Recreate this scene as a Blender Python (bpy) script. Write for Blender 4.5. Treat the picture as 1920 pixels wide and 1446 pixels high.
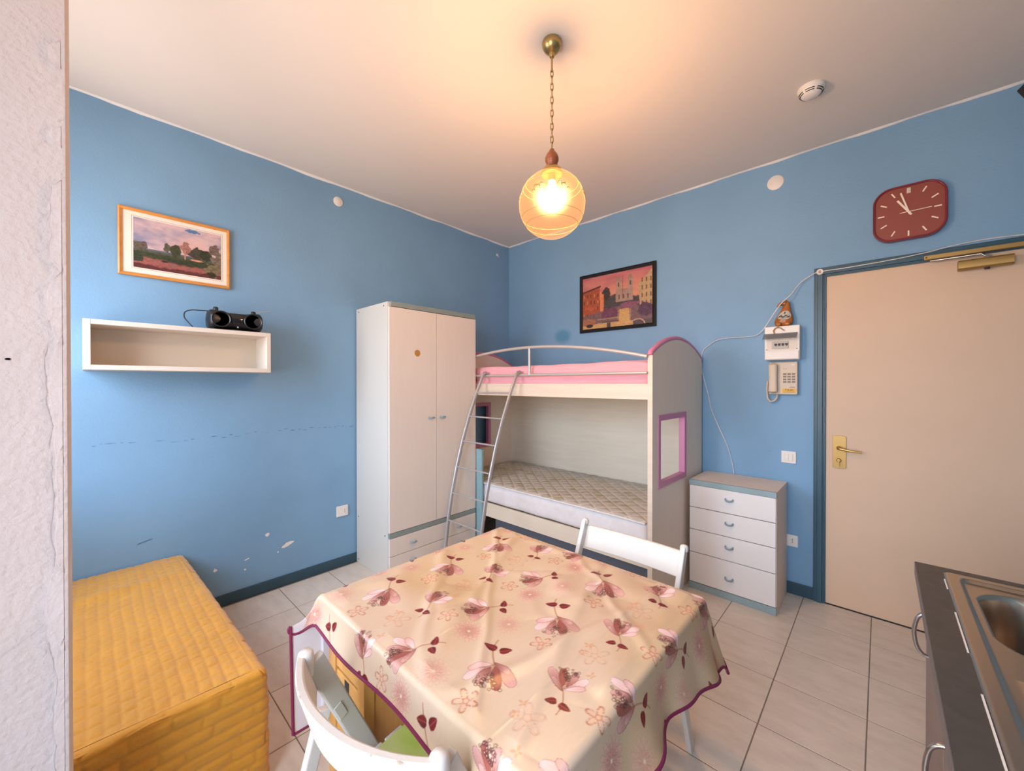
import bpy, bmesh, math, random
import numpy as np
from mathutils import Vector, Matrix
random.seed(7)
rng = np.random.default_rng(11)
C = bpy.context.scene.collection
for o in list(bpy.data.objects):
    bpy.data.objects.remove(o)
PI = math.pi
H = 2.943                      # ceiling height
RX, RY = 3.75, -3.80           # right wall, front wall

# ------------------------------------------------------------ camera, world, light, exposure
cam = bpy.data.cameras.new('camera')
cam.sensor_width = 36.0
cam.lens = 36.0 * 742.83 / 1920.0
cam.clip_start = 0.02
cam_o = bpy.data.objects.new('camera', cam)
C.objects.link(cam_o)
_yaw, _pitch, _roll = -0.75003, -0.00536, -0.00028
_f = Vector((math.sin(_yaw)*math.cos(_pitch), math.cos(_yaw)*math.cos(_pitch), math.sin(_pitch)))
_r0 = Vector((math.cos(_yaw), -math.sin(_yaw), 0)); _u0 = _r0.cross(_f)
_r = math.cos(_roll)*_r0 + math.sin(_roll)*_u0
_u = -math.sin(_roll)*_r0 + math.cos(_roll)*_u0
cam_o.matrix_world = Matrix(((_r.x, _u.x, -_f.x, 3.0591), (_r.y, _u.y, -_f.y, -3.2347),
                             (_r.z, _u.z, -_f.z, 1.4158), (0, 0, 0, 1)))
bpy.context.scene.camera = cam_o

SKY = 9.8
world = bpy.data.worlds.new('daylight')
bpy.context.scene.world = world
world.use_nodes = True
_bg = world.node_tree.nodes['Background']
# a plain daylight sky above the horizon, dimmer warm ground (sunlit street and facades) below it
_wn = world.node_tree.nodes; _wl = world.node_tree.links
_tc = _wn.new('ShaderNodeTexCoord'); _sp = _wn.new('ShaderNodeSeparateXYZ'); _rp = _wn.new('ShaderNodeValToRGB')
_wl.new(_tc.outputs['Generated'], _sp.inputs[0]); _mr = _wn.new('ShaderNodeMapRange')
_mr.inputs['From Min'].default_value = -1.0
_wl.new(_sp.outputs['Z'], _mr.inputs['Value']); _wl.new(_mr.outputs[0], _rp.inputs[0])
_rp.color_ramp.elements[0].position = 0.46; _rp.color_ramp.elements[0].color = (0.66, 0.58, 0.54, 1)
_rp.color_ramp.elements[1].position = 0.56; _rp.color_ramp.elements[1].color = (0.78, 0.90, 1.08, 1)
_wl.new(_rp.outputs[0], _bg.inputs[0])
_bg.inputs[1].default_value = SKY
WIN = (0.25, 1.38, 0.95, 2.50)         # window in the front wall: x0 x1 z0 z1
DOR = (2.22, 3.25, 0.55, 2.50)         # smaller second window behind the camera
def portal(name, r):
    l = bpy.data.lights.new(name, 'AREA'); l.shape = 'RECTANGLE'
    l.size = r[1]-r[0]; l.size_y = r[3]-r[2]
    l.cycles.is_portal = True
    o = bpy.data.objects.new(name, l); C.objects.link(o)
    o.location = ((r[0]+r[1])/2, RY-0.02, (r[2]+r[3])/2)
    o.rotation_euler = (PI/2, 0, 0)     # -Z of the lamp looks to +y
    o.rotation_euler = (-PI/2, 0, PI)
    return o
for _n, _w in (('window_portal', WIN), ('balcony_portal', DOR)):
    _o = portal(_n, _w)
    _o.rotation_euler = (PI/2, 0, 0)
LAMP = (1.978, -1.812, 2.245)
_pl = bpy.data.lights.new('lamp_bulb_light', 'POINT')
_pl.energy = 50.0
_pl.color = (1.0, 0.56, 0.25)
_pl.shadow_soft_size = 0.05
_plo = bpy.data.objects.new('lamp_bulb_light', _pl); C.objects.link(_plo)
_plo.location = (LAMP[0], LAMP[1], 2.245)
vs = bpy.context.scene.view_settings
vs.view_transform = 'Standard'; vs.look = 'None'; vs.gamma = 1.0; vs.use_curve_mapping = False
vs.exposure = 0.36
bpy.context.scene.cycles.max_bounces = 12
bpy.context.scene.cycles.diffuse_bounces = 8
bpy.context.scene.cycles.sample_clamp_indirect = 8.0
bpy.context.scene.cycles.caustics_refractive = False
bpy.context.scene.cycles.caustics_reflective = False

# ------------------------------------------------------------ materials
def lin(r, g, b):
    f = lambda c: c/12.92 if c <= 0.04045 else ((c+0.055)/1.055)**2.4
    return (f(r/255), f(g/255), f(b/255))
def mat(name, col, rough=0.5, metal=0.0, var=0.0, vscale=8.0, stretch=(1, 1, 1), bump=0.0, bscale=60.0, spec=0.5,
        col2=None, transmission=0.0, alpha=1.0, emit=None, estr=0.0, sheen=0.0):
    m = bpy.data.materials.new(name); m.use_nodes = True
    nt = m.node_tree; b = nt.nodes['Principled BSDF']
    b.inputs['Base Color'].default_value = (*col, 1)
    b.inputs['Roughness'].default_value = rough
    b.inputs['Metallic'].default_value = metal
    b.inputs['Specular IOR Level'].default_value = spec
    b.inputs['Transmission Weight'].default_value = transmission
    b.inputs['Alpha'].default_value = alpha
    if sheen: b.inputs['Sheen Weight'].default_value = sheen
    if emit:
        b.inputs['Emission Color'].default_value = (*emit, 1); b.inputs['Emission Strength'].default_value = estr
    tc = nt.nodes.new('ShaderNodeTexCoord')
    if var > 0 or col2:
        mp = nt.nodes.new('ShaderNodeMapping'); mp.inputs['Scale'].default_value = stretch
        nt.links.new(tc.outputs['Object'], mp.inputs[0])
        n = nt.nodes.new('ShaderNodeTexNoise'); n.inputs['Scale'].default_value = vscale
        n.inputs['Detail'].default_value = 5.0
        nt.links.new(mp.outputs[0], n.inputs['Vector'])
        r = nt.nodes.new('ShaderNodeValToRGB')
        r.color_ramp.elements[0].position = 0.3; r.color_ramp.elements[1].position = 0.7
        c2 = col2 if col2 else tuple(min(1, c*(1+var)) for c in col)
        c1 = col if col2 else tuple(c*(1-var) for c in col)
        r.color_ramp.elements[0].color = (*c1, 1); r.color_ramp.elements[1].color = (*c2, 1)
        nt.links.new(n.outputs['Fac'], r.inputs[0]); nt.links.new(r.outputs[0], b.inputs['Base Color'])
    if bump > 0:
        n2 = nt.nodes.new('ShaderNodeTexNoise'); n2.inputs['Scale'].default_value = bscale
        n2.inputs['Detail'].default_value = 4.0
        nt.links.new(tc.outputs['Object'], n2.inputs['Vector'])
        bp = nt.nodes.new('ShaderNodeBump'); bp.inputs['Strength'].default_value = bump
        bp.inputs['Distance'].default_value = 0.004
        nt.links.new(n2.outputs['Fac'], bp.inputs['Height']); nt.links.new(bp.outputs[0], b.inputs['Normal'])
    return m
def attr_mat(name, rough=0.6, under=None, spec=0.3, sheen=0.0):
    """flat print: the colours are painted per vertex on a fine mesh"""
    m = bpy.data.materials.new(name); m.use_nodes = True
    nt = m.node_tree; b = nt.nodes['Principled BSDF']
    b.inputs['Roughness'].default_value = rough; b.inputs['Specular IOR Level'].default_value = spec
    if sheen: b.inputs['Sheen Weight'].default_value = sheen
    a = nt.nodes.new('ShaderNodeAttribute'); a.attribute_name = 'print'
    if under:
        g = nt.nodes.new('ShaderNodeNewGeometry'); mx = nt.nodes.new('ShaderNodeMix'); mx.data_type = 'RGBA'
        nt.links.new(g.outputs['Backfacing'], mx.inputs['Factor'])
        nt.links.new(a.outputs['Color'], mx.inputs[6]); mx.inputs[7].default_value = (*under, 1)
        nt.links.new(mx.outputs[2], b.inputs['Base Color'])
    else:
        nt.links.new(a.outputs['Color'], b.inputs['Base Color'])
    return m

BLUE = (0.198, 0.366, 0.545)
M = {}
def wall_blue():
    m = mat('blue_wall_paint', BLUE, 0.55, var=0.05, vscale=2.2, bump=0.25, bscale=90, spec=0.3)
    return m
M['blue'] = wall_blue()
def wall_blue_spot():
    # the same paint with a touched-up darker patch left of the poster
    m = mat('blue_wall_paint_back', BLUE, 0.55, var=0.05, vscale=2.2, bump=0.25, bscale=90, spec=0.3)
    nt = m.node_tree; b = nt.nodes['Principled BSDF']
    src = b.inputs['Base Color'].links[0].from_socket
    tc = nt.nodes.new('ShaderNodeTexCoord'); mp = nt.nodes.new('ShaderNodeMapping'); mp.vector_type = 'TEXTURE'
    mp.inputs['Location'].default_value = (0.735, 0.0, 1.885); mp.inputs['Scale'].default_value = (0.125, 1.0, 0.09)
    nt.links.new(tc.outputs['Object'], mp.inputs[0])
    g = nt.nodes.new('ShaderNodeTexGradient'); g.gradient_type = 'SPHERICAL'
    nt.links.new(mp.outputs[0], g.inputs[0])
    r = nt.nodes.new('ShaderNodeValToRGB'); r.color_ramp.elements[0].position = 0.05; r.color_ramp.elements[1].position = 0.55
    nt.links.new(g.outputs['Fac'], r.inputs[0])
    mx = nt.nodes.new('ShaderNodeMix'); mx.data_type = 'RGBA'
    nt.links.new(r.outputs[0], mx.inputs['Factor']); nt.links.new(src, mx.inputs[6])
    mx.inputs[7].default_value = (0.10, 0.27, 0.43, 1)
    nt.links.new(mx.outputs[2], b.inputs['Base Color'])
    return m
M['blue_back'] = wall_blue_spot()
M['ceiling'] = mat('ceiling_white', (0.74, 0.675, 0.605), 0.8, bump=0.12, bscale=40)
M['caulk'] = mat('white_caulk', (0.80, 0.78, 0.75), 0.7)
M['plaster'] = mat('pinkish_plaster', (0.615, 0.545, 0.525), 0.85, var=0.03, vscale=6, bump=0.9, bscale=75)
M['chip'] = mat('bare_plaster_chip', (0.80, 0.76, 0.72), 0.9)
M['scuff'] = mat('scuff_blue', (0.07, 0.16, 0.30), 0.8)
M['crack'] = mat('crack_grey', (0.50, 0.43, 0.43), 0.9)
M['teal_base'] = mat('teal_baseboard_paint', (0.026, 0.072, 0.104), 0.45, var=0.08, vscale=12)
M['teal_frame'] = mat('teal_door_frame_paint', (0.027, 0.083, 0.122), 0.35, var=0.10, vscale=14, stretch=(1, 1, 0.2), bump=0.2, bscale=120)
M['door'] = mat('beige_door_laminate', (0.655, 0.475, 0.33), 0.55, var=0.025, vscale=3)
M['brass'] = mat('brass', (0.55, 0.38, 0.14), 0.32, 0.9)
M['brass_dull'] = mat('satin_brass', (0.40, 0.255, 0.09), 0.42, 0.8)
M['grout'] = mat('grey_brown_grout', (0.20, 0.16, 0.13), 0.95)
def tile_mat():
    m = mat('beige_stone_tile', (0.52, 0.455, 0.40), 0.32, var=0.0, spec=0.4)
    nt = m.node_tree; b = nt.nodes['Principled BSDF']
    tc = nt.nodes.new('ShaderNodeTexCoord'); oi = nt.nodes.new('ShaderNodeObjectInfo')
    ad = nt.nodes.new('ShaderNodeVectorMath'); ad.operation = 'MULTIPLY_ADD'
    cmb = nt.nodes.new('ShaderNodeCombineXYZ')
    nt.links.new(oi.outputs['Random'], cmb.inputs[0]); nt.links.new(oi.outputs['Random'], cmb.inputs[1])
    ad.inputs[1].default_value = (30, 50, 0)
    nt.links.new(cmb.outputs[0], ad.inputs[0]); nt.links.new(tc.outputs['Object'], ad.inputs[2])
    mp = nt.nodes.new('ShaderNodeMapping'); mp.inputs['Scale'].default_value = (1.0, 2.6, 1.0)
    nt.links.new(ad.outputs[0], mp.inputs[0])
    n = nt.nodes.new('ShaderNodeTexNoise'); n.inputs['Scale'].default_value = 5.5; n.inputs['Detail'].default_value = 8
    n.inputs['Roughness'].default_value = 0.65
    nt.links.new(mp.outputs[0], n.inputs['Vector'])
    r = nt.nodes.new('ShaderNodeValToRGB')
    r.color_ramp.elements[0].position = 0.30; r.color_ramp.elements[0].color = (0.565, 0.49, 0.415, 1)
    r.color_ramp.elements[1].position = 0.72; r.color_ramp.elements[1].color = (0.70, 0.62, 0.535, 1)
    e = r.color_ramp.elements.new(0.5); e.color = (0.635, 0.56, 0.48, 1)
    nt.links.new(n.outputs['Fac'], r.inputs[0]); nt.links.new(r.outputs[0], b.inputs['Base Color'])
    return m
M['tile'] = tile_mat()
M['white'] = mat('white_plastic', (0.78, 0.74, 0.69), 0.4)
M['offwhite'] = mat('offwhite_plastic', (0.70, 0.62, 0.52), 0.45)
M['dark'] = mat('dark_slot', (0.02, 0.02, 0.022), 0.6)
M['black'] = mat('black_plastic', (0.012, 0.012, 0.014), 0.35)
M['glossblack'] = mat('glossy_black_plastic', (0.010, 0.010, 0.012), 0.12)
M['grey_cone'] = mat('grey_speaker_cone', (0.07, 0.07, 0.075), 0.5)
M['laminate'] = mat('cream_laminate', (0.72, 0.665, 0.605), 0.5, var=0.014, vscale=6, stretch=(8, 8, 0.6))
M['lam_white'] = mat('white_laminate', (0.74, 0.725, 0.705), 0.5)
M['lam_side'] = mat('toned_down_side_laminate', (0.61, 0.575, 0.515), 0.5)  # wardrobe laminate again, darkened here to tone down the light on its sides
M['shelf_white'] = mat('shelf_white_laminate', (0.69, 0.63, 0.56), 0.45)
M['shelf_back'] = mat('shelf_back_panel', (0.69, 0.61, 0.49), 0.55)
M['sage'] = mat('sage_green_laminate', (0.235, 0.295, 0.285), 0.5, var=0.05, vscale=10)
M['teal_lam'] = mat('teal_grey_laminate', (0.26, 0.36, 0.385), 0.5, var=0.05, vscale=10)
M['teal_plank'] = mat('pale_teal_board', (0.24, 0.42, 0.47), 0.45)
M['handle'] = mat('pale_blue_handle', (0.20, 0.32, 0.38), 0.35)
M['bedgrey'] = mat('greige_bed_laminate', (0.77, 0.645, 0.53), 0.55, var=0.018, vscale=5, stretch=(5, 5, 0.5))
M['bedcream'] = mat('cream_bed_wood', (0.66, 0.565, 0.45), 0.5, var=0.05, vscale=5, stretch=(0.5, 4, 6))
M['bedback'] = mat('bed_back_panel', (0.70, 0.63, 0.51), 0.55, var=0.03, vscale=5, stretch=(0.5, 4, 6))
M['pink'] = mat('mauve_pink_trim', (0.56, 0.20, 0.33), 0.42)
M['sheet'] = mat('pink_sheet', (0.76, 0.35, 0.40), 0.85, var=0.05, vscale=10, stretch=(0.4, 3, 3), bump=0.3, bscale=14, sheen=0.3)
M['silver'] = mat('silver_grey_tube', (0.50, 0.475, 0.45), 0.38, 0.35)
M['ladder'] = mat('ladder_grey_tube', (0.42, 0.41, 0.42), 0.38, 0.4)
M['mattress_side'] = mat('white_mattress_side', (0.70, 0.68, 0.68), 0.85, var=0.04, vscale=22, bump=0.5, bscale=24)
M['slate'] = mat('dark_slate_drawer', (0.075, 0.090, 0.115), 0.6)
M['pine'] = mat('golden_pine', (0.60, 0.305, 0.085), 0.42, var=0.14, vscale=4, stretch=(6, 6, 0.5))
M['chair'] = mat('worn_white_chair_paint', (0.62, 0.58, 0.53), 0.45, var=0.03, vscale=14, bump=0.15, bscale=40)
M['chair_b'] = mat('white_chair_paint', (0.66, 0.64, 0.59), 0.42, var=0.03, vscale=14)
M['chairgrey'] = mat('grey_white_chair_paint', (0.50, 0.475, 0.415), 0.45)
M['wornwood'] = mat('worn_edge_wood', (0.48, 0.38, 0.31), 0.7)
M['lime'] = mat('lime_green_cloth', (0.36, 0.47, 0.06), 0.8, col2=(0.60, 0.62, 0.26), vscale=7)
M['hem'] = mat('maroon_hem', (0.19, 0.012, 0.065), 0.6)
M['worktop'] = mat('dark_grey_worktop', (0.062, 0.053, 0.043), 0.45, var=0.15, vscale=30, bump=0.1, bscale=80)
M['worktop_edge'] = mat('grey_worktop_edge', (0.135, 0.122, 0.124), 0.45)
M['cabinet'] = mat('beige_grey_cabinet', (0.235, 0.185, 0.17), 0.5)
M['steel'] = mat('stainless_steel', (0.52, 0.42, 0.32), 0.30, 1.0, var=0.06, vscale=20, stretch=(1, 0.1, 1))
M['chrome'] = mat('chrome_handle', (0.50, 0.47, 0.45), 0.22, 0.95)
M['clock_rim'] = mat('maroon_clock_rim', (0.20, 0.018, 0.03), 0.18)
M['clock_face'] = mat('red_brown_clock_face', (0.27, 0.065, 0.05), 0.28)
M['cream_mark'] = mat('cream_clock_mark', (0.85, 0.74, 0.60), 0.5)
M['pinegold'] = mat('orange_wood_frame', (0.62, 0.26, 0.055), 0.35, var=0.12, vscale=6, stretch=(5, 1, 5))
M['matboard'] = mat('cream_mat_board', (0.80, 0.74, 0.64), 0.7)
M['inkline'] = mat('thin_ink_line', (0.16, 0.12, 0.12), 0.7)
M['blackframe'] = mat('black_picture_frame', (0.012, 0.012, 0.014), 0.6, spec=0.2)
M['print'] = attr_mat('printed_picture', 0.45)
M['orange'] = mat('orange_glaze', (0.36, 0.115, 0.02), 0.3, var=0.3, vscale=22)
M['figlabel'] = mat('figurine_pale_panel', (0.50, 0.47, 0.40), 0.6)
M['rope'] = mat('tan_rope', (0.40, 0.24, 0.10), 0.8)
M['smoke'] = mat('smoked_clear_plastic', (0.14, 0.15, 0.16), 0.15, alpha=0.48)
M['breaker_grey'] = mat('breaker_grey', (0.48, 0.44, 0.39), 0.5)
M['phone'] = mat('aged_phone_plastic', (0.60, 0.50, 0.38), 0.45)
M['key'] = mat('phone_key_brown', (0.22, 0.17, 0.12), 0.5)
M['yellow'] = mat('yellow_sticker', (0.72, 0.40, 0.02), 0.5)
M['cable'] = mat('white_cable', (0.74, 0.70, 0.66), 0.5)
M['wood_finial'] = mat('turned_red_brown_wood', (0.30, 0.085, 0.028), 0.35, var=0.2, vscale=20)
M['antique'] = mat('antique_brass', (0.42, 0.31, 0.13), 0.3, 0.95)
M['goldline'] = mat('gold_line', (0.33, 0.18, 0.05), 0.5)
M['bulb'] = mat('lit_bulb', (1, 0.9, 0.75), 0.5, emit=(1.0, 0.70, 0.36), estr=14.0)
M['quilt'] = mat('yellow_quilt', (0.55, 0.25, 0.017), 0.75, var=0.06, vscale=9, bump=0.25, bscale=120, sheen=0.25)
M['coin'] = mat('orange_sticker', (0.46, 0.22, 0.05), 0.5)
def globe_mat():
    m = bpy.data.materials.new('frosted_amber_glass'); m.use_nodes = True
    nt = m.node_tree; out = nt.nodes['Material Output']; nt.nodes.remove(nt.nodes['Principled BSDF'])
    tr = nt.nodes.new('ShaderNodeBsdfTransparent'); tr.inputs[0].default_value = (1.0, 0.88, 0.72, 1)
    rf = nt.nodes.new('ShaderNodeBsdfRefraction'); rf.inputs['IOR'].default_value = 1.30
    rf.inputs['Roughness'].default_value = 0.62; rf.inputs['Color'].default_value = (1, 0.86, 0.66, 1)
    tl = nt.nodes.new('ShaderNodeBsdfTranslucent'); tl.inputs[0].default_value = (1.0, 0.66, 0.36, 1)
    em = nt.nodes.new('ShaderNodeEmission'); em.inputs[0].default_value = (1.0, 0.43, 0.14, 1); em.inputs[1].default_value = 0.20
    m1 = nt.nodes.new('ShaderNodeMixShader'); m1.inputs[0].default_value = 0.006
    nt.links.new(tr.outputs[0], m1.inputs[1]); nt.links.new(tl.outputs[0], m1.inputs[2])
    m2 = nt.nodes.new('ShaderNodeMixShader'); m2.inputs[0].default_value = 0.02
    nt.links.new(m1.outputs[0], m2.inputs[1]); nt.links.new(rf.outputs[0], m2.inputs[2])
    ad = nt.nodes.new('ShaderNodeAddShader')
    nt.links.new(m2.outputs[0], ad.inputs[0]); nt.links.new(em.outputs[0], ad.inputs[1])
    nt.links.new(ad.outputs[0], out.inputs['Surface'])
    return m
M['globe'] = globe_mat()

# ------------------------------------------------------------ mesh helpers
class MB:
    def __init__(s): s.v = []; s.f = []
    def add(s, vs, fs):
        n = len(s.v); s.v += [tuple(p) for p in vs]; s.f += [tuple(i+n for i in f) for f in fs]; return s
    def box(s, x0, x1, y0, y1, z0, z1):
        return s.add([(x0,y0,z0),(x1,y0,z0),(x1,y1,z0),(x0,y1,z0),(x0,y0,z1),(x1,y0,z1),(x1,y1,z1),(x0,y1,z1)],
                     [(0,3,2,1),(4,5,6,7),(0,1,5,4),(1,2,6,5),(2,3,7,6),(3,0,4,7)])
    def prism(s, pts, axis, a, b):
        """outline extruded along an axis; pts are the two other coordinates in order"""
        n = len(pts)
        def p(q, t):
            return {0: (t, q[0], q[1]), 1: (q[0], t, q[1]), 2: (q[0], q[1], t)}[axis]
        vs = [p(q, a) for q in pts] + [p(q, b) for q in pts]
        fs = [tuple(range(n))[::-1], tuple(range(n, 2*n))]
        fs += [(i, (i+1) % n, n+(i+1) % n, n+i) for i in range(n)]
        return s.add(vs, fs)
    def ring_prism(s, outer, inner, axis, a, b):
        n = len(outer)
        def p(q, t):
            return {0: (t, q[0], q[1]), 1: (q[0], t, q[1]), 2: (q[0], q[1], t)}[axis]
        vs = [p(q, a) for q in outer]+[p(q, a) for q in inner]+[p(q, b) for q in outer]+[p(q, b) for q in inner]
        fs = []
        for i in range(n):
            j = (i+1) % n
            fs += [(i, n+i, n+j, j), (2*n+i, 2*n+j, 3*n+j, 3*n+i), (i, j, 2*n+j, 2*n+i), (n+i, 3*n+i, 3*n+j, n+j)]
        return s.add(vs, fs)
    def tube(s, path, r, n=8, closed=False, cap=True, flat=None):
        P = [Vector(p) for p in path]; k = len(P); rings = []
        rr = r if hasattr(r, '__len__') else [r]*k
        prev = None
        for i in range(k):
            if closed: t = P[(i+1) % k]-P[i-1]
            else: t = P[min(i+1, k-1)]-P[max(i-1, 0)]
            t.normalize()
            if prev is None:
                ref = Vector((0, 0, 1)) if abs(t.z) < 0.9 else Vector((1, 0, 0))
                a = t.cross(ref).normalized()
            else:
                a = (prev - t*prev.dot(t)).normalized()
            b = t.cross(a); prev = a
            fa, fb = flat if flat else (1, 1)
            rings.append([P[i]+(a*math.cos(2*PI*j/n)*fa+b*math.sin(2*PI*j/n)*fb)*rr[i] for j in range(n)])
        vs = [q for rg in rings for q in rg]; fs = []
        for i in range(k if closed else k-1):
            i2 = (i+1) % k
            for j in range(n):
                j2 = (j+1) % n
                fs.append((i*n+j, i*n+j2, i2*n+j2, i2*n+j))
        if cap and not closed:
            fs.append(tuple(range(n))[::-1]); fs.append(tuple((k-1)*n+j for j in range(n)))
        return s.add(vs, fs)
    def lathe(s, prof, c, axis=2, n=24):
        """prof: list of (radius, height along axis from c)"""
        vs = []; fs = []; k = len(prof)
        for (r, h) in prof:
            for j in range(n):
                a = 2*PI*j/n; u, w = r*math.cos(a), r*math.sin(a)
                vs.append({2: (c[0]+u, c[1]+w, c[2]+h), 0: (c[0]+h, c[1]+u, c[2]+w), 1: (c[0]+w, c[1]+h, c[2]+u)}[axis])
        for i in range(k-1):
            for j in range(n):
                j2 = (j+1) % n
                fs.append((i*n+j, i*n+j2, (i+1)*n+j2, (i+1)*n+j))
        if prof[0][0] > 1e-6: fs.append(tuple(range(n))[::-1])
        if prof[-1][0] > 1e-6: fs.append(tuple((k-1)*n+j for j in range(n)))
        return s.add(vs, fs)
    def board(s, p0, p1, wdir, w, tdir, t):
        """a straight board from p0 to p1, w wide along wdir, t thick along tdir"""
        p0, p1, wd, td = Vector(p0), Vector(p1), Vector(wdir).normalized()*w/2, Vector(tdir).normalized()*t/2
        vs = [p+a*wd+b*td for p in (p0, p1) for a, b in ((-1,-1),(1,-1),(1,1),(-1,1))]
        return s.add(vs, [(0,3,2,1),(4,5,6,7),(0,1,5,4),(1,2,6,5),(2,3,7,6),(3,0,4,7)])
    def grid(s, X):
        """X: array (n, m, 3)"""
        n, m, _ = X.shape; base = len(s.v)
        s.v += [tuple(p) for p in X.reshape(-1, 3).tolist()]
        for i in range(n-1):
            for j in range(m-1):
                a = base+i*m+j
                s.f.append((a, a+m, a+m+1, a+1))
        return s
def mesh_of(name, mb, smooth=0):
    me = bpy.data.meshes.new(name); me.from_pydata(mb.v, [], mb.f)
    bm = bmesh.new(); bm.from_mesh(me); bmesh.ops.recalc_face_normals(bm, faces=bm.faces); bm.to_mesh(me); bm.free()
    if smooth:
        me.shade_smooth(); me.set_sharp_from_angle(angle=math.radians(smooth))
    me.update(); return me
def obj(name, mb, m, parent=None, smooth=0, bevel=0.0, label=None):
    if parent is not None:
        o0 = Vector(parent['_o'])
        mb.v = [tuple(Vector(p)-o0) for p in mb.v]
    me = mesh_of(name, mb, smooth); me.materials.append(m)
    o = bpy.data.objects.new(name, me); C.objects.link(o)
    if parent is not None:
        o.parent = parent; o['_o'] = parent['_o']
    else: o['_o'] = (0.0, 0.0, 0.0)
    if bevel:
        b = o.modifiers.new('bevel', 'BEVEL'); b.width = bevel; b.segments = 2; b.limit_method = 'ANGLE'; b.angle_limit = 0.6
    if label: o['label'] = label
    return o
def thing(name, label, cat, loc, group=None):
    o = bpy.data.objects.new(name, None); C.objects.link(o); o.location = loc; o.empty_display_size = 0.05
    o['_o'] = tuple(loc); o['label'] = label; o['category'] = cat
    if group: o['group'] = group
    return o
def tag(o, label, cat, group=None):
    o['label'] = label; o['category'] = cat
    if group: o['group'] = group
    return o
def struct(o, label=None):
    o['kind'] = 'structure'
    if label: o['label'] = label
    return o
def rrect(x0, x1, z0, z1, r, n=6):
    pts = []
    for cx, cz, a0 in ((x1-r, z1-r, 0), (x0+r, z1-r, PI/2), (x0+r, z0+r, PI), (x1-r, z0+r, 1.5*PI)):
        for i in range(n+1):
            a = a0+PI/2*i/n; pts.append((cx+r*math.cos(a), cz+r*math.sin(a)))
    return pts
def noise2(x, y, seed=0, octv=4):
    """smooth value noise for numpy arrays"""
    out = np.zeros_like(x, dtype=float); amp = 1.0; tot = 0
    for k in range(octv):
        g = np.random.default_rng(seed*17+k).random((64, 64))
        xi = np.floor(x).astype(int); yi = np.floor(y).astype(int); fx = x-xi; fy = y-yi
        fx = fx*fx*(3-2*fx); fy = fy*fy*(3-2*fy)
        a = g[xi % 64, yi % 64]; b = g[(xi+1) % 64, yi % 64]; c = g[xi % 64, (yi+1) % 64]; d = g[(xi+1) % 64, (yi+1) % 64]
        out += amp*((a*(1-fx)+b*fx)*(1-fy)+(c*(1-fx)+d*fx)*fy); tot += amp
        x = x*2.03+5.1; y = y*2.03+3.7; amp *= 0.5
    return out/tot
def np_grid_obj(name, X, m, parent=None, col=None, smooth=True, flip=False):
    """fast grid mesh from an array (n, m, 3), optional per-vertex colours (n, m, 3)"""
    n, k, _ = X.shape
    if parent is not None: X = X-np.array(parent['_o'])
    me = bpy.data.meshes.new(name)
    idx = np.arange(n*k).reshape(n, k)
    q = np.stack([idx[:-1, :-1], idx[1:, :-1], idx[1:, 1:], idx[:-1, 1:]], -1).reshape(-1, 4)
    if flip: q = q[:, ::-1]
    me.vertices.add(n*k); me.vertices.foreach_set('co', X.reshape(-1).astype(np.float32))
    me.loops.add(q.size); me.loops.foreach_set('vertex_index', q.reshape(-1).astype(np.int32))
    me.polygons.add(len(q)); me.polygons.foreach_set('loop_start', np.arange(0, q.size, 4, dtype=np.int32))
    me.update(calc_edges=True); me.validate()
    if col is not None:
        a = me.color_attributes.new('print', 'FLOAT_COLOR', 'POINT')
        c4 = np.ones((n*k, 4), np.float32); c4[:, :3] = col.reshape(-1, 3)
        a.data.foreach_set('color', c4.reshape(-1))
    if smooth: me.shade_smooth()
    me.materials.append(m)
    o = bpy.data.objects.new(name, me); C.objects.link(o)
    if parent is not None: o.parent = parent; o['_o'] = parent['_o']
    else: o['_o'] = (0.0, 0.0, 0.0)
    return o
def rbox(x0, x1, y0, y1, z0, z1, r, step, disp=None):
    """rounded box as a fine mesh; disp(P, N) -> offset along the normal"""
    mb = MB(); lo = np.array((x0, y0, z0))+r; hi = np.array((x1, y1, z1))-r
    full = np.array((x1-x0, y1-y0, z1-z0)); key = {}
    cnt = [max(2, int(round(f/step))) for f in full]
    def coords(k):
        n = cnt[k]; return np.linspace((x0, y0, z0)[k], (x1, y1, z1)[k], n+1)
    for ax in range(3):
        a, b = [(1, 2), (2, 0), (0, 1)][ax]
        A, B = np.meshgrid(coords(a), coords(b), indexing='ij')
        for side in (0, 1):
            P = np.zeros(A.shape+(3,)); P[..., a] = A; P[..., b] = B; P[..., ax] = ((x0, y0, z0), (x1, y1, z1))[side][ax]
            Q = np.clip(P, lo, hi); D = P-Q; L = np.linalg.norm(D, axis=-1, keepdims=True); L[L == 0] = 1
            N = D/L; S = Q+N*r
            if disp is not None: S = S+N*disp(S, N)[..., None]
            base = []
            for p in S.reshape(-1, 3):
                t = tuple(np.round(p, 5))
                if t not in key: key[t] = len(mb.v); mb.v.append(tuple(p))
                base.append(key[t])
            I = np.array(base).reshape(A.shape)
            for i in range(A.shape[0]-1):
                for j in range(A.shape[1]-1):
                    f = (I[i, j], I[i+1, j], I[i+1, j+1], I[i, j+1])
                    f = tuple(int(t) for t in (f if side else f[::-1]))
                    if len(set(f)) == 4: mb.f.append(f)
    return mb

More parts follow.
